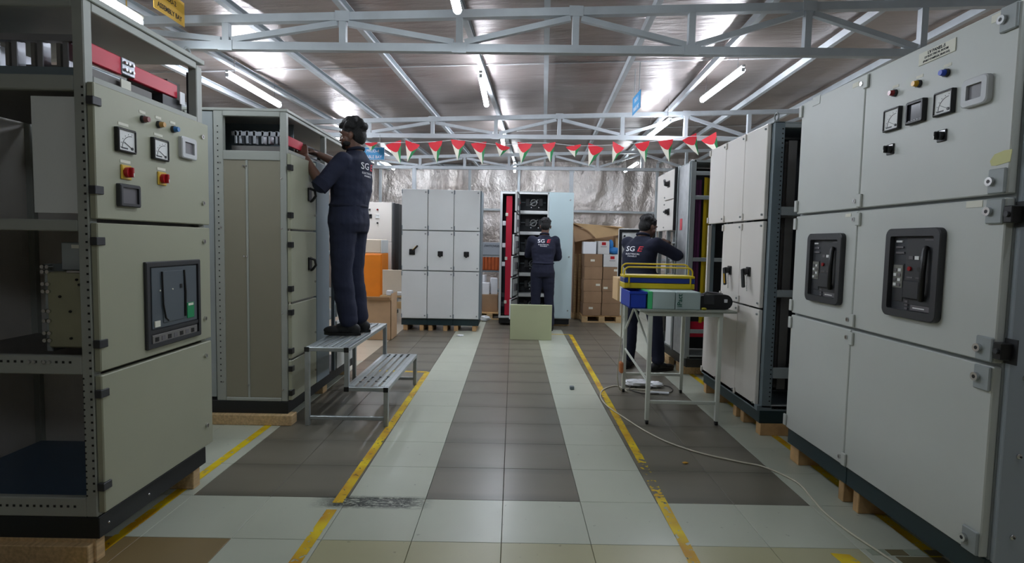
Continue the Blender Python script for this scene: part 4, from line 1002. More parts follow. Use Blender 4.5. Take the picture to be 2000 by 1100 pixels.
def rack_orange():
    r = thing('storage_crate', 'orange slatted crate standing on grey box between the back cabinets', 'crate', (-.62, 10.2, 0))
    for z in (.0, .4, .77): bx('rack_shelf', r, 0, .5, 0, .4, z, z+.03, FRAME_D)
    for x in (0, .47):
        for y in (0, .37): bx('upright', r, x, x+.03, y, y+.03, 0, 1.35, FRAME_D)
    O2 = mat('crate_orange', (176, 84, 36), .6, var=.15, scale=8)
    for k in range(7): bx('slat', r, .03+k*.065, .08+k*.065, .0, .02, .81, 1.05, O2, .003)
    bx('crate_body', r, .03, .48, .03, .38, .8, 1.04, O2)
    bx('rack_shelf', r, 0, .5, 0, .4, 1.06, 1.08, FRAME)
    r2 = thing('equipment_case', 'grey case with a line of dark writing above the orange crate', 'case', (-.61, 10.2, 1.085))
    bx('case_body', r2, 0, .48, 0, .35, 0, .24, SIDE_B, .006)
    text_mb('SWITCHGEAR', .055, TEXTK, face_T(.24, -.003, .17), shear=.3).build('lettering', r2)
rack_orange()

# ================================================================== cartons on the right at the back
pallet('wooden pallet under the stack of brown cartons at the back right', 1.19, 1.87, 9.2, 9.62, .12)
zz = [.121, .332, .533, .737, .95, 1.163]
words = ['at floor level', 'second from the bottom', 'in the middle', 'fourth from the bottom', 'on top']
for k in range(5):
    lp = {0: (-.02, .6), 3: None, 2: (.09, .55), 4: (-.01, .5)}.get(k)
    carton('carton', 'brown carton in the left column of the stack, ' + words[k], 1.205+.008*(k % 2), 1.51+.006*(k % 2), 9.2, 9.6, zz[k]+.0005, zz[k+1]-.001, CARD_D, labelpos=lp, group='brown cartons stacked on the pallet')
for k in range(4):
    lp = {1: (.08, .7), 3: (.06, .75), 2: (-.1, .3)}.get(k)
    carton('carton', 'brown carton in the right column of the stack, ' + words[k].replace('fourth from the bottom', 'under the white box'), 1.522+.006*(k % 2), 1.835+.008*(k % 2), 9.2, 9.6, zz[k]+.0005, zz[k+1]-.001, CARD_D, labelpos=lp, group='brown cartons stacked on the pallet')
carton('white_carton', 'white carton with a red mark on top of the right column of brown cartons', 1.53, 1.83, 9.2, 9.6, .951, 1.162, mat('white_carton', (206, 206, 204), .6, var=.04), mark=(0, .72))
carton('white_carton', 'plain white carton on top of the left column of brown cartons', 1.19, 1.41, 9.22, 9.5, 1.164, 1.37, WHITEP, rot=-.05)
carton('white_carton', 'tilted white carton with a red square at the top of the stack', 1.425, 1.62, 9.22, 9.5, 1.164, 1.385, mat('white_carton', (206, 206, 204), .6), rot=.06, mark=(.0, .78))
def bag():
    mb = MB(); V = []
    mb.sphere((0, 0, .06), .1, BLUEBAG, 16, 10, (1.15, .9, .62)); mb.sphere((-.06, 0, .16), .07, BLUEBAG, 14, 8, (.7, .8, 1.3)); mb.sphere((.1, .02, .04), .06, BLUEBAG, 12, 8, (1.2, 1, .6))
    o = mb.build('plastic_bag'); o.location = (1.73, 9.35, 1.163); return tag(o, 'crumpled blue plastic bag on top of the carton stack', 'bag')
bag()
def big_open_box():
    r = thing('crate_carton', 'large open cardboard crate standing behind the stack of brown cartons', 'box', (1.08, 9.66, 0))
    w_, d_, h_ = .78, .42, 1.62
    bx('back_wall', r, 0, w_, d_-.012, d_, .1, h_, CARD, .002); bx('side_wall', r, 0, .012, 0, d_, .1, h_, CARD_D, .002); bx('side_wall', r, w_-.012, w_, 0, d_, .1, h_, CARD, .002)
    MB().add([(-.06, -.05, h_+.06), (w_+.05, -.25, h_-.0), (w_, 0, h_), (0, d_*.6, h_), (-.06, -.05, h_+.066), (w_+.05, -.25, h_+.006), (w_, 0, h_+.006), (0, d_*.6, h_+.006)], [(0, 1, 2, 3), (7, 6, 5, 4), (0, 4, 5, 1), (1, 5, 6, 2), (2, 6, 7, 3), (3, 7, 4, 0)], CARD_L).build('lid_flap', r)
    P('lid_flap', r, lambda mb: mb.prism([(-.06, 1.69), (.80, 1.64), (.78, 1.50), (.36, 1.43), (.22, 1.57)], -.16, -.152, CARD_L))
    P('lid_flap', r, lambda mb: mb.prism([(-.05, 1.66), (.2, 1.57), (.34, 1.44), (.0, 1.36)], -.11, -.104, CARD))
    for x in (.01, .08, w_-.06): bx('timber_batten', r, x, x+.04, -.06, -.02, .0, 1.45 if x > .5 else 1.15, CARD_L if x > .5 else WOOD, .003)
    bx('base', r, 0, w_, 0, d_, 0, .1, WOOD)
big_open_box()
# dark shelving behind, right of the rack cabinet
def back_rack():
    r = thing('storage_rack', 'dark cluttered rack half hidden between the pale blue door and the carton stack', 'rack', (1.0, 10.6, 0))
    for x in (0, .26): bx('upright', r, x, x+.03, 0, .03, 0, 1.6, PLINTH, .002)
    for z in (.3, .8, 1.2): bx('shelf', r, 0, .29, 0, .4, z, z+.02, PLINTH, .002)
    bx('back_sheet', r, 0, .29, .4, .41, 0, 1.6, CARD_D)
back_rack()

# ================================================================== step bench
def bench():
    r = thing('step_bench', 'aluminium two-level step bench with slatted treads carrying the standing man', 'bench', (0, 0, 0))
    xa, xb, xc, y0, y1, zt, zl = -1.445, -1.165, -.885, 3.84, 4.99, .567, .285
    s = .032
    def leg(x, y, z0, z1): bx('leg', r, x-s/2, x+s/2, y-s/2, y+s/2, z0, z1, ALU, .003)
    for y in (y0, y1):
        leg(xa, y, 0, zt-.03); leg(xc, y, 0, zl-.03); leg(xb, y, zl-.03, zt-.03)
        bx('stretcher', r, xa+s/2, xc-s/2, y-.012, y+.012, .045, .07, ALU, .003)
        bx('end_rail', r, xa-s/2, xb+s/2, y-s/2, y+s/2, zt-.03, zt-.001, ALU, .003); bx('end_rail', r, xb-s/2, xc+s/2, y-s/2, y+s/2, zl-.03, zl-.001, ALU, .003)
    for x, z in ((xa, zt-.016), (xb, zt-.016), (xb, zl-.016), (xc, zl-.016)):
        bx('end_cap', r, x-s/2-.001, x+s/2+.001, y0-s/2-.004, y0-s/2, z-.017, z+.017, BLACK)
    for a, z in ((xa, zt), (xb, zl)):
        for k in range(5):
            c = a+.008+(xb-xa)*(k+.0)/5+.02; w_ = .021
            def slat(mb):
                mb.box(c-w_, c+w_-.004, y0+.017, y1-.017, z-.012, z, ALU, .002)
                for q in range(3):
                    mb.box(c-w_+.006+.011*q, c-w_+.009+.011*q, y0+.02, y1-.02, z, z+.0025, ALU)
            P('slat', r, slat)
        for x in (a, a+.28): bx('side_rail', r, x-s/2, x+s/2, y0+s/2, y1-s/2, z-.03, z-.001, ALU, .003)
    mb = MB()
    for yq in (3.97, 4.1, 4.86, 4.93):
        for k in range(4): mb.cyl((xb+.06+k*.056, yq+.01*k, zl+.0005), (xb+.06+k*.056, yq+.01*k, zl+.0035), .011, SEAM, n=8)
    mb.build('tread_holes', r, kind='stuff')
    return r
bench()

# ================================================================== tool table
def table():
    r = thing('work_table', 'white steel frame table with diagonal braces holding the yellow and blue toolbox', 'table', (0, 0, 0))
    xa, xb, y0, y1, h_ = 1.025, 1.545, 4.0, 4.87, .845; s = .03
    bx('tabletop', r, xa-.085, xb+.11, y0-.03, y1+.02, h_, h_+.016, TOPW, .003)
    for x in (xa, xb):
        for y in (y0, y1):
            bx('leg', r, x-s/2, x+s/2, y-s/2, y+s/2, .03, h_-.03, TABLEP, .003)
            P('caster', r, lambda mb: (mb.cyl((x, y, .01), (x, y, .035), .012, BLACK, n=10), mb.cyl((x-.01, y, .016), (x+.01, y, .016), .016, BLACK, n=12)))
    for y in (y0, y1):
        bx('rail', r, xa-s/2, xb+s/2, y-s/2, y+s/2, h_-.03, h_, TABLEP, .003); bx('stretcher', r, xa+s/2, xb-s/2, y-.011, y+.011, .155, .18, TABLEP, .003)
    for x in (xa, xb): bx('rail', r, x-s/2, x+s/2, y0+s/2, y1-s/2, h_-.03, h_, TABLEP, .003)
    ym = (y0+y1)/2+.1
    for x in (xa,):
        MB().bar((x, ym, h_-.03), (x, y1-.02, .58), .014, .014, TABLEP, (1, 0, 0)).build('brace', r); MB().bar((x, ym, h_-.03), (x, y0+.02, .58), .014, .014, TABLEP, (1, 0, 0)).build('brace', r)
        MB().bar((x, y1-.02, .40), (x, y0+.02, .32), .014, .014, TABLEP, (1, 0, 0)).build('brace', r)
table()
ZT = .861
def toolbox():
    r = thing('toolbox', 'yellow and blue metal toolbox with two bar handles on top of the cartons', 'toolbox', (1.155, 4.36, .994), -.02)
    w_ = .275
    bx('lower_tray', r, -w_, w_, -.1, .1, 0, .042, YEL, .004); bx('upper_tray', r, -w_, w_, -.102, .102, .044, .082, BLUEP, .004); bx('lid', r, -w_, w_, -.098, .098, .084, .104, YEL, .004)
    for s, hh in ((-1, .062), (1, .085)):
        y = s*.055; pts = [(-w_+.005, y, .05)]
        for i in range(6): t = PI-PI/2*i/5; pts.append((-w_+.045+.04*math.cos(t), y, .104+hh-.04+.04*math.sin(t)))
        for i in range(6): t = PI/2-PI/2*i/5; pts.append((w_-.045+.04*math.cos(t), y, .104+hh-.04+.04*math.sin(t)))
        pts.append((w_-.005, y, .05)); MB().tube(pts, .006, YEL, n=8).build('handle', r)
    for x in (-.24, .24): bx('link_arm', r, x-.006, x+.006, -.106, -.102, .01, .1, YEL)
toolbox()
carton('small_carton', 'pale grey carton with a green end on the table under the left of the toolbox', 1.045, 1.212, 4.03, 4.5, ZT, .992, BOXG, tape=False)
r_ = carton('small_carton', 'pale grey carton printed Pact on the table beneath the right of the toolbox', 1.218, 1.402, 4.03, 4.5, ZT, .992, BOXG, tape=False)
text_mb('iPact', .05, mat('print_green', (20, 90, 74), .6), Matrix.Translation((-.062, -.2365, .068)) @ Matrix.Rotation(-PI/2, 4, 'Y') @ Matrix.Rotation(PI/2, 4, 'X')).build('lettering', r_)
tag(MB().box(1.012, 1.043, 4.03, 4.5, ZT, .992, BOXGR, .002).build('green_carton'), 'narrow bright green carton standing beside the blue bin on the table', 'box')
def bin_():
    r = thing('parts_bin', 'royal blue plastic bin at the left front corner of the table', 'bin', (.955, 4.22, ZT))
    P('bin_body', r, lambda mb: (mb.box(-.075, .05, -.17, -.162, 0, .125, BLUEC, .002), mb.box(-.075, .05, .162, .17, 0, .125, BLUEC, .002), mb.box(-.075, -.067, -.17, .17, 0, .125, BLUEC, .002), mb.box(.042, .05, -.17, .17, 0, .125, BLUEC, .002), mb.box(-.075, .05, -.17, .17, 0, .006, BLUEC)))
    bx('rim', r, -.08, .054, -.176, -.17, .108, .128, BLUEC, .002)
bin_()
def drill_case():
    r = thing('tool_bag', 'black tool bag with rounded end and carrying handle at the right table end', 'bag', (1.535, 4.14, ZT))
    mb = MB(); pts = []
    for i in range(9): t = PI/2-PI*i/8; pts.append((.065+.055*math.cos(t), .058+.056*math.sin(t)))
    mb.prism([(-.115, .002), (-.12, .10), (-.05, .112)]+pts, -.075, .075, BLACK); mb.build('bag_body', r)
    MB().tube([(-.08, 0, .105), (-.05, 0, .125), (.02, 0, .118), (.07, 0, .11)], .008, SCREEN_G, n=8).build('carry_handle', r)
    MB().box(.055, .08, -.08, -.075, .055, .08, WHITEP, .002).build('tag', r); bx('flap', r, -.10, -.02, -.079, -.075, .04, .11, BLACK2, .002)
drill_case()
tag(MB().box(1.41, 1.45, 4.02, 4.06, ZT, .878, mat('tape_roll', (170, 160, 40), .5), .008).build('tape_roll'), 'small yellow green roll of tape at the table front edge', 'tape')
carton('paper_box', 'small cream box with orange lid edge at the far left corner of the table', .885, 1.02, 4.56, 4.8, ZT, 1.055, CARD_L, tape=False)
carton('white_packet', 'white packet hanging over the left table edge beside the blue bin', .895, .965, 4.42, 4.5, ZT, 1.03, WHITEP, rot=.15, tape=False)
for o in bpy.data.objects:
    if o.name.startswith('paper_box') and o.parent is None: o.location.z = ZT
def crumpled(name, label, loc, s, m, cat, n=16):
    mb = MB(); V = []
    for i in range(11):
        for j in range(n):
            ph, t = PI*i/10, 2*PI*j/n; d = Vector((math.sin(ph)*math.cos(t), math.sin(ph)*math.sin(t), math.cos(ph)))
            q = 1+.45*noise.noise(d*2.3+Vector(loc))+.2*noise.noise(d*6+Vector(loc)); V.append((d.x*s[0]*q, d.y*s[1]*q, s[2]*(1+d.z*min(q, 1))))
    mb.add(V, [(i*n+j, (i+1)*n+j, (i+1)*n+(j+1) % n, i*n+(j+1) % n) for i in range(10) for j in range(n)], m)
    o = mb.build(name); o.location = loc; return tag(o, label, cat)
def smooth_pts(P_, k=6):
    out = []; P_ = [Vector(p) for p in P_]; n = len(P_)
    for i in range(n-1):
        a, b, c, d = P_[max(i-1, 0)], P_[i], P_[i+1], P_[min(i+2, n-1)]
        for q in range(k):
            t = q/k; out.append(.5*((2*b)+(c-a)*t+(2*a-5*b+4*c-d)*t*t+(3*b-a-3*c+d)*t**3))
    out.append(P_[-1]); return out
CABLES = []
tag(MB().tube(smooth_pts([(1.06, 4.86, .006), (1.0, 5.06, .006), (.86, 4.93, .006), (.79, 4.7, .006), (.80, 4.42, .006), (.88, 4.12, .006), (.97, 3.83, .006), (1.08, 3.6, .006), (1.24, 3.42, .006), (1.42, 3.3, .006), (1.55, 3.22, .006), (1.64, 3.02, .006), (1.62, 2.82, .006), (1.60, 2.66, .006), (1.61, 2.48, .006), (1.64, 2.32, .006), (1.66, 2.16, .006), (1.6, 1.9, .006)]), .0055, CABLE, n=6).build('power_cable'), 'long pale cable snaking over the floor from under the table to the lower right', 'cable')
tag(MB().tube(smooth_pts([(.985, 4.55, .95), (.965, 4.6, .9), (.955, 4.7, .82), (.965, 4.75, .5), (.95, 4.78, .22), (.965, 4.82, .1), (1.0, 4.86, .02), (1.1, 4.95, .008), (1.3, 4.9, .008)]), .005, CABLE, n=6).build('hanging_cable'), 'pale cable hanging down from the left side of the table to the floor', 'cable')
tag(MB().tube(smooth_pts([(1.30, 4.98, .008), (1.38, 5.1, .008), (1.5, 5.05, .008), (1.45, 4.86, .008), (1.2, 4.80, .008), (1.10, 4.95, .008), (1.2, 5.12, .008), (1.35, 5.15, .008)]), .005, CABLED, n=6).build('coiled_cable'), 'dark cable lying in a loose coil on the floor under the table', 'cable')
tag(MB().box(.953, .985, 5.32, 5.39, .2, .30, mat('plug_orange', (196, 120, 70), .5), .01).build('orange_plug'), 'orange plug hanging beside the far left table leg', 'plug')
bpy.data.objects['orange_plug'].location = (.01, -.58, 0)
crumpled('plastic_wrap', 'crumpled clear white plastic wrap lying on the floor under the table', (1.2, 5.08, 0), (.13, .06, .035), WHITEP, 'wrapping')
crumpled('plastic_wrap', 'smaller crumpled white wrap beside the coiled cable under the table', (1.36, 5.05, 0), (.07, .05, .03), WHITEP, 'wrapping')
MBt = MB().cyl((1.26, 4.83, .014), (1.42, 4.80, .014), .012, WHITEP, n=10); tag(MBt.build('white_rod'), 'short white plastic rod on the floor under the table', 'rod')
# small floor debris
tag(MB().box(-.02, .02, -.02, .02, 0, .03, FRAME_D, .004).build('metal_bracket'), 'tiny grey metal piece lying on the right pale tile strip', 'scrap')
bpy.data.objects['metal_bracket'].location = (.565, 4.93, 0)
crumpled('paper_scrap', 'small yellow scrap on the dark tiles right of the aisle line', (1.085, 3.27, 0), (.018, .012, .005), mat('scrap_yellow', (200, 150, 50), .6), 'scrap', 8)
crumpled('paper_scrap', 'white paper scraps lying before the nine-door cabinet at the tip of the pale strip', (-.72, 7.62, 0), (.05, .03, .012), WHITEP, 'scrap', 8)
crumpled('paper_scrap', 'crumpled white paper in front of the pallet between the back cabinets', (-.45, 9.1, 0), (.09, .06, .05), WHITEP, 'scrap', 10)
crumpled('cloth_rag', 'pale crumpled rag on the floor at the lower left corner', (-1.95, 1.98, 0), (.16, .07, .02), mat('rag', (150, 150, 126), .8), 'rag')

# ================================================================== signs, pennants
def sign(label, loc, rotz, w_, h_, m, lines, tm, sz, top, edge=None, strings=True):
    r = thing('hanging_sign', label, 'sign', loc, rotz)
    bx('plate', r, -w_/2, w_/2, -.002, .002, 0, h_, m)
    if edge: MB().ring(-w_/2, w_/2, 0, h_, .006, .004, -.004, .004, edge).build('border', r)
    for k, t in enumerate(lines):
        zc_ = h_*(1-(k+.55)/len(lines))*.92+h_*.02
        text_mb(t, sz, tm, face_T(0, -.003, zc_), sx=.85).build('lettering', r)
        text_mb(t, sz, tm, Matrix.Translation((0, .003, zc_)) @ Matrix.Rotation(PI, 4, 'Z') @ Matrix.Rotation(PI/2, 4, 'X'), sx=.85).build('lettering', r)
    for x in (-w_*.3, w_*.3): MB().cyl((x, 0, h_), (x, 0, top), .004, FRAME, n=6).build('hanger', r)
    return r
sign('blue hanging sign with white lettering behind the shoulder of the man on the bench', (-1.855, 7.22, 2.372), 0, .31, .165, SIGNB, ['PROD-4', 'CABLE BAY'], TEXTW, .055, .325, edge=WHITEP)
sign('blue hanging sign seen almost edge-on high above the right side of the aisle', (1.17, 5.39, 2.625), PI/2, .34, .17, SIGNB, ['PROD-3', 'PANEL BAY'], TEXTW, .055, .44)
sign('yellow hanging sign with dark lettering at the top left of the ceiling', (-2.28, 3.69, 2.76), PI/2, .32, .16, SIGNY, ['PROD-2', 'ASSEMBLY BAY'], TEXTK, .045, .2)
r_ = thing('pennant_string', 'white string carrying the row of red pennants across the hall', 'string', (0, 0, 0))
fx = [(725, -1.832, 2.565), (0, -1.552, 2.572), (0, -1.305, 2.577), (0, -1.018, 2.594), (0, -.725, 2.62), (0, -.464, 2.595), (0, -.157, 2.57), (0, .123, 2.60), (0, .43, 2.605), (0, .744, 2.582), (0, 1.032, 2.588), (0, 1.319, 2.607), (0, 1.619, 2.64), (0, 1.918, 2.677), (0, 2.217, 2.727), (0, 2.465, 2.737)]
pts = [(-3.3, 7.24, 2.665), (-3.1, 7.1, 2.64), (-2.5, 7.05, 2.59)]+[(x, 7.05, z) for _, x, z in fx]+[(2.8, 7.1, 2.74), (3.2, 7.24, 2.73)]
MB().tube(smooth_pts(pts, 4), .0035, WHITEP, n=5).build('cord', r_)
names = ['leftmost, over the blue sign', 'second from the left', 'third from the left', 'fourth from the left', 'fifth from the left', 'sixth from the left', 'seventh from the left, by the centre lamp', 'eighth from the left', 'ninth from the left', 'tenth from the left', 'sixth from the right', 'fifth from the right', 'fourth from the right', 'third from the right', 'second from the right', 'rightmost']
for k, (_, x, z) in enumerate(fx):
    tilt = random.uniform(-.35, .35); yaw = random.uniform(-.5, .5); s = random.uniform(.92, 1.05)
    if k in (6, 9): squash = .55
    elif k == 0: squash = .4; tilt = 0
    else: squash = 1
    if k >= 14: tilt = -.5
    r = thing('pennant', 'red, white and green triangular pennant, ' + names[k] + (' of the string' if k != 6 else ''), 'pennant', (x, 7.05, z), yaw, 'pennants on the string')
    w_, h_ = .1*s, .27*s*squash; T = Matrix.Rotation(tilt, 4, 'Y')
    def curl(u, v):   # u -1..1 across, v 0..1 down
        return (u*w_*(1-v), -.03*v*math.cos(u*1.4)+.03*v*v, -h_*v)
    def piece(nm, poly, m, lb):
        mb = MB(); mb.T = T; n = len(poly); A = [curl(*p) for p in poly]; B = [(a[0], a[1]+.0008, a[2]) for a in A]
        mb.add(A+B, [tuple(range(n)), tuple(range(n, 2*n))[::-1]], m, True); mb.build(nm, r, lb)
    piece('red_band', [(-1, 0), (-.5, 0), (0, 0), (.5, 0), (1, 0), (1, .2), (.45, .42), (0, .46), (-.5, .4), (-1, .2)], FLR, 'red upper band')
    piece('white_band', [(-1, .2), (-.5, .4), (0, .46), (.3, .44), (.3, .7), (.0, 1), (-1, .6)], FLW, 'white left half')
    piece('green_band', [(1, .2), (1, .6), (.0, 1), (.3, .7), (.3, .44), (.45, .42)], FLG, 'green right half')

# ================================================================== people
def blob_obj(name, parts, m, voxel, parent, smooth=3, label=None, fold=0):
    """union of closed tapered chains / ellipsoids / lofts, voxel-remeshed into one continuous surface"""
    mb = MB()
    for p in parts:
        k = p[0]
        if k == 'e': mb.sphere(p[1], 1, m, 20, 14, p[2], p[3] if len(p) > 3 else None)
        elif k == 'c':
            a, b, ra, rb = Vector(p[1]), Vector(p[2]), p[3], p[4]
            mb.cyl(a, b, ra, m, r1=rb, n=16); mb.sphere(a, ra, m, 16, 10); mb.sphere(b, rb, m, 16, 10)
        elif k == 'l':     # loft: list of (center, right vector*hw, fwd vector*hd)
            n = 20; V = []
            for c, a, b in p[1]:
                for i in range(n):
                    t = 2*PI*i/n; ct, st = math.cos(t), math.sin(t)
                    ct = math.copysign(abs(ct)**.85, ct); st = math.copysign(abs(st)**.85, st)
                    V.append(Vector(c)+Vector(a)*ct+Vector(b)*st)
            N = len(p[1]); Fs = [(i*n+j, i*n+(j+1) % n, (i+1)*n+(j+1) % n, (i+1)*n+j) for i in range(N-1) for j in range(n)]
            Fs += [tuple(range(n))[::-1], tuple(range((N-1)*n, N*n))]; mb.add(V, Fs, m)
    me = mb.mesh(name); tmp = bpy.data.objects.new('tmp', me); COL.objects.link(tmp)
    rm = tmp.modifiers.new('r', 'REMESH'); rm.mode = 'VOXEL'; rm.voxel_size = voxel; rm.use_smooth_shade = True
    sm = tmp.modifiers.new('s', 'SMOOTH'); sm.iterations = smooth; sm.factor = .5
    bpy.context.view_layer.update()
    out = bpy.data.meshes.new_from_object(tmp.evaluated_get(bpy.context.evaluated_depsgraph_get()))
    bpy.data.objects.remove(tmp)
    if fold:
        nrm_ = [v.normal.copy() for v in out.vertices]
        for v, nv in zip(out.vertices, nrm_):
            q = noise.noise(Vector((v.co.x*7, v.co.y*7, v.co.z*13)))+.5*noise.noise(Vector((v.co.x*16+3, v.co.y*16, v.co.z*26)))
            v.co += nv*q*fold
    out.materials.clear(); out.materials.append(m)
    for p_ in out.polygons: p_.use_smooth = True; p_.material_index = 0
    o = bpy.data.objects.new(name, out); COL.objects.link(o); o.parent = parent
    if label: o['label'] = label
    return o
def hand(wrist, d, palm, curl=.6, side=1):
    """palm and five fingers; d = pointing direction, palm = palm normal, side = thumb side sign"""
    wrist, d, palm = Vector(wrist), Vector(d).normalized(), Vector(palm).normalized(); s = d.cross(palm).normalized()*side
    palm = s.cross(d).normalized()*side if False else palm
    out = []; kn = wrist+d*.088
    for k, (off, ln, rr) in enumerate(((.030, .072, .0088), (.011, .080, .0090), (-.009, .074, .0086), (-.028, .058, .0078))):
        b0 = wrist+s*off*.55+d*.012; b1 = kn+s*off-d*abs(k-1)*.004
        out.append(('c', b0, b1, .014, .0125))
        p = b1; ang = 0; dirv = d
        for q, f in enumerate((.45, .32, .23)):
            ang += curl*(.55+.25*q); dirv = (d*math.cos(ang)+palm*math.sin(ang)).normalized(); p2 = p+dirv*ln*f
            out.append(('c', p, p2, rr*(1-.06*q), rr*(.94-.06*q))); p = p2
    t0 = wrist+d*.022+s*.02; t1 = t0+(d*.55+s*.75+palm*.35).normalized()*.042; t2 = t1+(d*.85+s*.2+palm*.45).normalized()*.03; t3 = t2+(d*.9-s*.05+palm*.5).normalized()*.024
    out += [('c', t0, t1, .0135, .0115), ('c', t1, t2, .0108, .0098), ('c', t2, t3, .0096, .0082)]
    return out
def person(label, S):
    """S: dict of world joints; body one continuous mesh, clothing, hair and shoes as children"""
    base = Vector(S['base']); r = thing('person', label, 'person', base)
    J = {k: Vector(v)-base for k, v in S['J'].items()}
    hf = Vector((math.cos(S['face']), math.sin(S['face']), 0)); tilt = S.get('nod', 0)
    hr = Vector((hf.y, -hf.x, 0)); up = Vector((0, 0, 1))
    hf2 = (hf*math.cos(tilt)-up*math.sin(tilt)).normalized(); hu = hr.cross(hf2).normalized()
    bf = Vector((math.cos(S['body']), math.sin(S['body']), 0)); br = Vector((bf.y, -bf.x, 0))
    H = J['head']; RM = Matrix((hr, hf2, hu)).transposed()
    h = lambda x, y, z: H+hr*x+hf2*y+hu*z
    body = [('e', h(0, -.008, .028), (.073, .094, .086), RM), ('e', h(0, .018, -.035), (.060, .070, .070), RM), ('e', h(0, .045, -.075), (.038, .036, .030), RM),
            ('e', h(0, .086, -.012), (.011, .016, .026), RM), ('e', h(0, .094, -.028), (.015, .014, .011), RM), ('e', h(0, .074, .026), (.052, .014, .012), RM),
            ('e', h(0, .080, -.057), (.024, .011, .007), RM), ('e', h(0, .078, -.068), (.021, .011, .007), RM),
            ('e', h(.036, .05, -.03), (.026, .026, .024), RM), ('e', h(-.036, .05, -.03), (.026, .026, .024), RM)]
    for s in (-1, 1): body += [('e', h(s*.076, -.012, -.012), (.008, .019, .031), RM), ('e', h(s*.082, -.018, -.004), (.007, .014, .022), RM)]
    body += [('c', H-hu*.05-hf2*.015, J['neck'], .056, .060)]
    SL, SR = J['sh_l'], J['sh_r']; ch, pe = J['chest'], J['pelvis']
    body += [('l', [(J['neck']-up*.0, br*.06, bf*.055), (J['neck']-up*.05, br*.13, bf*.075), (ch, br*.155, bf*.10), ((ch+pe)/2, br*.13, bf*.09), (pe, br*.15, bf*.10), (pe-up*.08, br*.13, bf*.09)])]
    for s, a, e, wr in (('l', SL, J['el_l'], J['wr_l']), ('r', SR, J['el_r'], J['wr_r'])):
        body += [('c', a, e, .050, .040), ('c', e, e.lerp(wr, .35), .040, .039), ('c', e.lerp(wr, .35), wr, .039, .025)]
        body += hand(wr, S['hd_'+s], S['pm_'+s], S.get('curl', .6), S['th_'+s])
    for s in ('l', 'r'):
        hp, kn, an = J['hip_'+s], J['kn_'+s], J['an_'+s]
        body += [('c', hp, kn, .070, .05), ('c', kn, kn.lerp(an, .35), .05, .052), ('c', kn.lerp(an, .35), an, .052, .034)]
        t = Vector(S['toe_'+s]).normalized(); body += [('c', an-up*.035, an-up*.04+t*.12, .03, .024)]
    blob_obj('body', body, SKIN2 if S.get('dark') else SKINM, .0058, r, 2, 'brown skin')
    # eyes, brows
    for s in (-1, 1):
        mb = MB(); mb.sphere(h(s*.030, .0765, .008), .0105, WHITE, 12, 8); mb.sphere(h(s*.030, .084, .008), .0055, BLACK, 10, 6); mb.build('eye', r)
        mb = MB(); mb.tube([h(s*.015, .088, .030), h(s*.032, .087, .035), h(s*.048, .077, .031)], .0035, HAIR, n=6); mb.build('eyebrow', r)
    # hair
    hair = [('e', h(0, -.018, .048), (.081, .098, .080), RM), ('e', h(0, -.052, .0), (.073, .062, .075), RM)]
    for k in range(46):
        a = random.uniform(0, 2*PI); e = random.uniform(.15, 1.45)
        dd = Vector((math.cos(a)*math.cos(e), math.sin(a)*math.cos(e), math.sin(e)))
        if dd.y > .35 and dd.z < .75: continue
        q = h(dd.x*.076, -.018+dd.y*.092, .05+dd.z*.078); rr = random.uniform(.016, .026)*S.get('curly', 1); hair.append(('e', q, (rr, rr, rr)))
    if S.get('quiff'): hair += [('e', h(0, .066, .085), (.05, .030, .024), RM), ('e', h(0, .085, .078), (.032, .018, .016), RM)]
    blob_obj('hair', hair, HAIR, .006, r, 2, 'short black hair')
    if S.get('beard'):
        blob_obj('beard', [('e', h(0, .062, -.084), (.036, .026, .022), RM), ('e', h(.044, .03, -.062), (.018, .036, .024), RM), ('e', h(-.044, .03, -.062), (.018, .036, .024), RM), ('e', h(0, .093, -.046), (.022, .006, .005), RM)], HAIR, .005, r, 2, 'short black beard')
    # coverall
    k = S.get('fat', 1); cl = []
    nk = J['neck']
    cl += [('l', [(nk+up*.012, br*.068, bf*.066), (nk-up*.03, br*.11*k, bf*.085), (nk-up*.07, br*.17*k, bf*.105), (ch+up*.02, br*.185*k, bf*.128*k), (ch-up*.08, br*.178*k, bf*.128*k), ((ch+pe)/2, br*.160*k, bf*.122*k), (pe+up*.06, br*.165*k, bf*.125*k), (pe-up*.04, br*.178*k, bf*.135*k), (pe-up*.11, br*.165*k, bf*.12*k)])]
    for s, a, e, wr, cut in (('l', SL, J['el_l'], J['wr_l'], S['cut_l']), ('r', SR, J['el_r'], J['wr_r'], S['cut_r'])):
        cl += [('c', ch.lerp(a, .5)+up*.02, a, .085, .072), ('c', a, e, .072, .062)]
        if cut > 1: cl += [('c', e, e.lerp(wr, min(cut-1, .93)), .060, .042)]
    for s in ('l', 'r'):
        hp, kn, an = J['hip_'+s], J['kn_'+s], J['an_'+s]
        cl += [('c', pe-up*.03, hp, .11, .10), ('c', hp, kn, .102*k, .074*k), ('c', kn, kn.lerp(an, .5), .074*k, .074*k), ('c', kn.lerp(an, .5), an+up*.035, .074*k, .068*k)]
    co = blob_obj('coverall', cl, S.get('cloth', NAVY), .009, r, 3, 'navy blue coverall', .006)
    colr = [J['neck']+up*.022+br*.062*math.cos(t)+bf*.06*math.sin(t)-up*.014*math.sin(t) for t in [2*PI*i/16 for i in range(16)]]
    MB().tube(colr, .014, NAVY2, n=8, closed=True).build('collar', r)
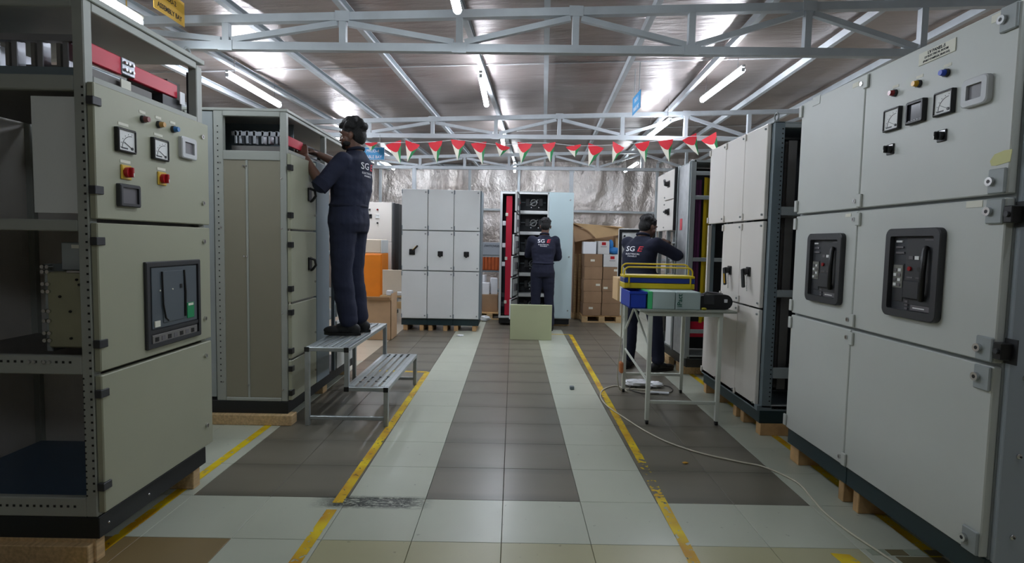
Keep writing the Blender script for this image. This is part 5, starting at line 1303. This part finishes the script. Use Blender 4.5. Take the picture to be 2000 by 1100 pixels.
    for s in ('l', 'r'):
        e, wr, cut = J['el_'+s], J['wr_'+s], S['cut_'+s]
        if cut <= 1: c, dd, rad = e.lerp(J['sh_'+s], 1-cut+.02), (e-J['sh_'+s]).normalized(), .061
        else: c, dd, rad = e.lerp(wr, min(cut-1, .93)), (wr-e).normalized(), .043
        MB().cyl(c-dd*.01, c+dd*.022+(dd*.03 if cut <= 1 else dd*0), rad+.006, NAVY2, n=18, r1=rad+.004).build('cuff', r)
    MB().tube([pe+up*.1+br*.160*k*math.cos(t)+bf*.120*k*math.sin(t) for t in [2*PI*i/24 for i in range(24)]], .014, NAVY2, n=8, closed=True).build('waistband', r)
    # shoes
    for s in ('l', 'r'):
        an = J['an_'+s]; t = Vector(S['toe_'+s]); t.z = 0; t.normalize(); z0 = S.get('sole', 0)-base.z; sd = Vector((t.y, -t.x, 0))
        g = Vector((an.x, an.y, z0)); RMs = Matrix((sd, t, up)).transposed()
        shoe = [('e', g+t*.12+up*.036, (.046, .085, .036), RMs), ('e', g+t*.03+up*.045, (.042, .09, .045), RMs), ('e', g-t*.045+up*.048, (.038, .05, .048), RMs), ('c', g-t*.01+up*.06, g-t*.01+up*.105, .042, .046)]
        so = blob_obj('shoe', shoe, SHOE, .006, r, 2)
        for v in so.data.vertices: v.co.z = max(v.co.z, z0+.002)
        mb = MB(); n = 22; V = []
        for zz_ in (z0+.0, z0+.022):
            for i in range(n):
                a = 2*PI*i/n; yy = math.sin(a)*.150; xx = math.cos(a)*(.046 if yy > -.05 else .040); p_ = g+t*(.05+yy)+sd*xx; V.append((p_.x, p_.y, zz_))
        mb.add(V, [(i, (i+1) % n, n+(i+1) % n, n+i) for i in range(n)]+[tuple(range(n))[::-1], tuple(range(n, 2*n))], BLACK); mb.build('sole', so)
    # logo on the back: drawn on a curved patch following the coverall
    c0 = ch+up*S.get('logo_z', .06)+br*S.get('logo_x', 0)
    bvh = BVHTree.FromPolygons([v.co.copy() for v in co.data.vertices], [tuple(p_.vertices) for p_ in co.data.polygons])
    def onback(mb):
        bv = []
        for v in mb.v:
            p_ = Vector(v); loc, nrm, _, _ = bvh.ray_cast(p_-bf*.5, bf)
            bv.append(tuple(loc-bf*.004) if loc is not None and (loc-p_).length < .3 else tuple(p_-bf*.13))
        mb.v = bv; return mb
    LT = Matrix((( br.x, 0, -bf.x, c0.x), (br.y, 0, -bf.y, c0.y), (0, 1, 0, c0.z), (0, 0, 0, 1)))
    onback(text_mb('SG', .075, TEXTW, LT @ Matrix.Translation((-.035, .0, 0)), ext=0, sx=1.25)).build('lettering', r, 'white company letters')
    onback(text_mb('E', .075, TEXTR, LT @ Matrix.Translation((.068, .0, 0)), ext=0, sx=1.5, shear=.2)).build('lettering', r, 'red company letter')
    onback(text_mb('ELECTRICAL', .021, TEXTW, LT @ Matrix.Translation((0, -.052, 0)), ext=0, sx=1.4)).build('lettering', r, 'small white line of print')
    onback(text_mb('PANELS', .019, TEXTW, LT @ Matrix.Translation((0, -.075, 0)), ext=0, sx=1.6)).build('lettering', r, 'small white line of print')
    return r, J

# man on the bench, in profile facing left, both hands in the open top of the cabinet
zb_ = .5695
person('man in navy coverall standing on the step bench, hands raised into the cabinet', dict(
    base=(-1.33, 4.42, zb_), face=math.radians(178), body=math.radians(167), nod=.06, sole=zb_, curly=1.35, quiff=True, beard=True, dark=True, fat=1.08,
    J=dict(head=(-1.30, 4.42, zb_+1.585), neck=(-1.275, 4.43, zb_+1.455), chest=(-1.305, 4.43, zb_+1.24), pelvis=(-1.325, 4.42, zb_+.93),
           sh_l=(-1.325, 4.26, zb_+1.365), sh_r=(-1.275, 4.60, zb_+1.38), el_l=(-1.465, 4.18, zb_+1.17), wr_l=(-1.605, 4.23, zb_+1.39),
           el_r=(-1.42, 4.57, zb_+1.36), wr_r=(-1.565, 4.42, zb_+1.435),
           hip_l=(-1.345, 4.34, zb_+.88), hip_r=(-1.305, 4.50, zb_+.88), kn_l=(-1.355, 4.33, zb_+.49), kn_r=(-1.305, 4.49, zb_+.49), an_l=(-1.30, 4.33, zb_+.09), an_r=(-1.265, 4.50, zb_+.09)),
    hd_l=(-.35, .35, .86), pm_l=(-.2, .85, -.2), th_l=1, hd_r=(-.85, -.35, .25), pm_r=(-.1, -.3, -.9), th_r=1, curl=.75,
    toe_l=(-1, .05, 0), toe_r=(-1, .12, 0), cut_l=.93, cut_r=.93, logo_z=.10, logo_x=.0))
tag(MB().cyl((-1.385, 4.285, zb_+.93), (-1.378, 4.285, zb_+1.02), .005, WHITEP, n=8).build('pen'), 'thin white pen in the side pocket of the man on the bench', 'pen')
# tool in his hand
tag(MB().cyl((-1.60, 4.39, 2.03), (-1.68, 4.35, 2.05), .012, BLACK2, n=10).cyl((-1.68, 4.35, 2.05), (-1.73, 4.33, 2.06), .006, CHROME, n=8).build('screwdriver'), 'short dark screwdriver in the hand of the man on the bench', 'tool')

person('man in a navy coverall seen from behind at the open rack cabinet', dict(
    base=(.46, 8.3, 0), face=math.radians(85), body=math.radians(88), nod=.2, curly=.8, fat=1.0, cloth=NAVY2, dark=True,
    J=dict(head=(.49, 8.36, 1.585), neck=(.475, 8.32, 1.445), chest=(.46, 8.3, 1.24), pelvis=(.455, 8.25, .93),
           sh_l=(.285, 8.32, 1.375), sh_r=(.64, 8.32, 1.375), el_l=(.235, 8.46, 1.15), wr_l=(.33, 8.68, 1.12), el_r=(.70, 8.42, 1.12), wr_r=(.60, 8.60, 1.08),
           hip_l=(.37, 8.25, .88), hip_r=(.54, 8.25, .88), kn_l=(.355, 8.25, .49), kn_r=(.56, 8.27, .49), an_l=(.355, 8.22, .09), an_r=(.585, 8.25, .09)),
    hd_l=(.3, .9, 0), pm_l=(.3, 0, -.9), th_l=-1, hd_r=(-.4, .8, 0), pm_r=(-.3, 0, -.9), th_r=1, toe_l=(-.1, 1, 0), toe_r=(.15, 1, 0), cut_l=1.93, cut_r=1.93, logo_z=.12))

person('man in navy coverall, legs apart, wiring the far right cabinet', dict(
    base=(1.38, 5.8, 0), face=math.radians(28), body=math.radians(52), nod=.3, curly=.8, fat=1.02, cloth=NAVY2, dark=True,
    J=dict(head=(1.435, 5.82, 1.525), neck=(1.375, 5.80, 1.42), chest=(1.34, 5.79, 1.21), pelvis=(1.375, 5.77, .93),
           sh_l=(1.245, 5.92, 1.355), sh_r=(1.485, 5.66, 1.345), el_l=(1.40, 6.12, 1.18), wr_l=(1.60, 6.06, 1.33), el_r=(1.715, 5.70, 1.235), wr_r=(1.615, 5.86, 1.335),
           hip_l=(1.31, 5.84, .88), hip_r=(1.44, 5.70, .88), kn_l=(1.29, 5.86, .49), kn_r=(1.52, 5.70, .49), an_l=(1.275, 5.86, .09), an_r=(1.565, 5.72, .09)),
    hd_l=(.7, -.1, .3), pm_l=(.1, -.6, -.5), th_l=-1, hd_r=(.3, .6, .5), pm_r=(-.1, .5, -.6), th_r=1, toe_l=(.5, .9, 0), toe_r=(.9, .35, 0), cut_l=1.93, cut_r=1.93, logo_z=.08, logo_x=-.02))
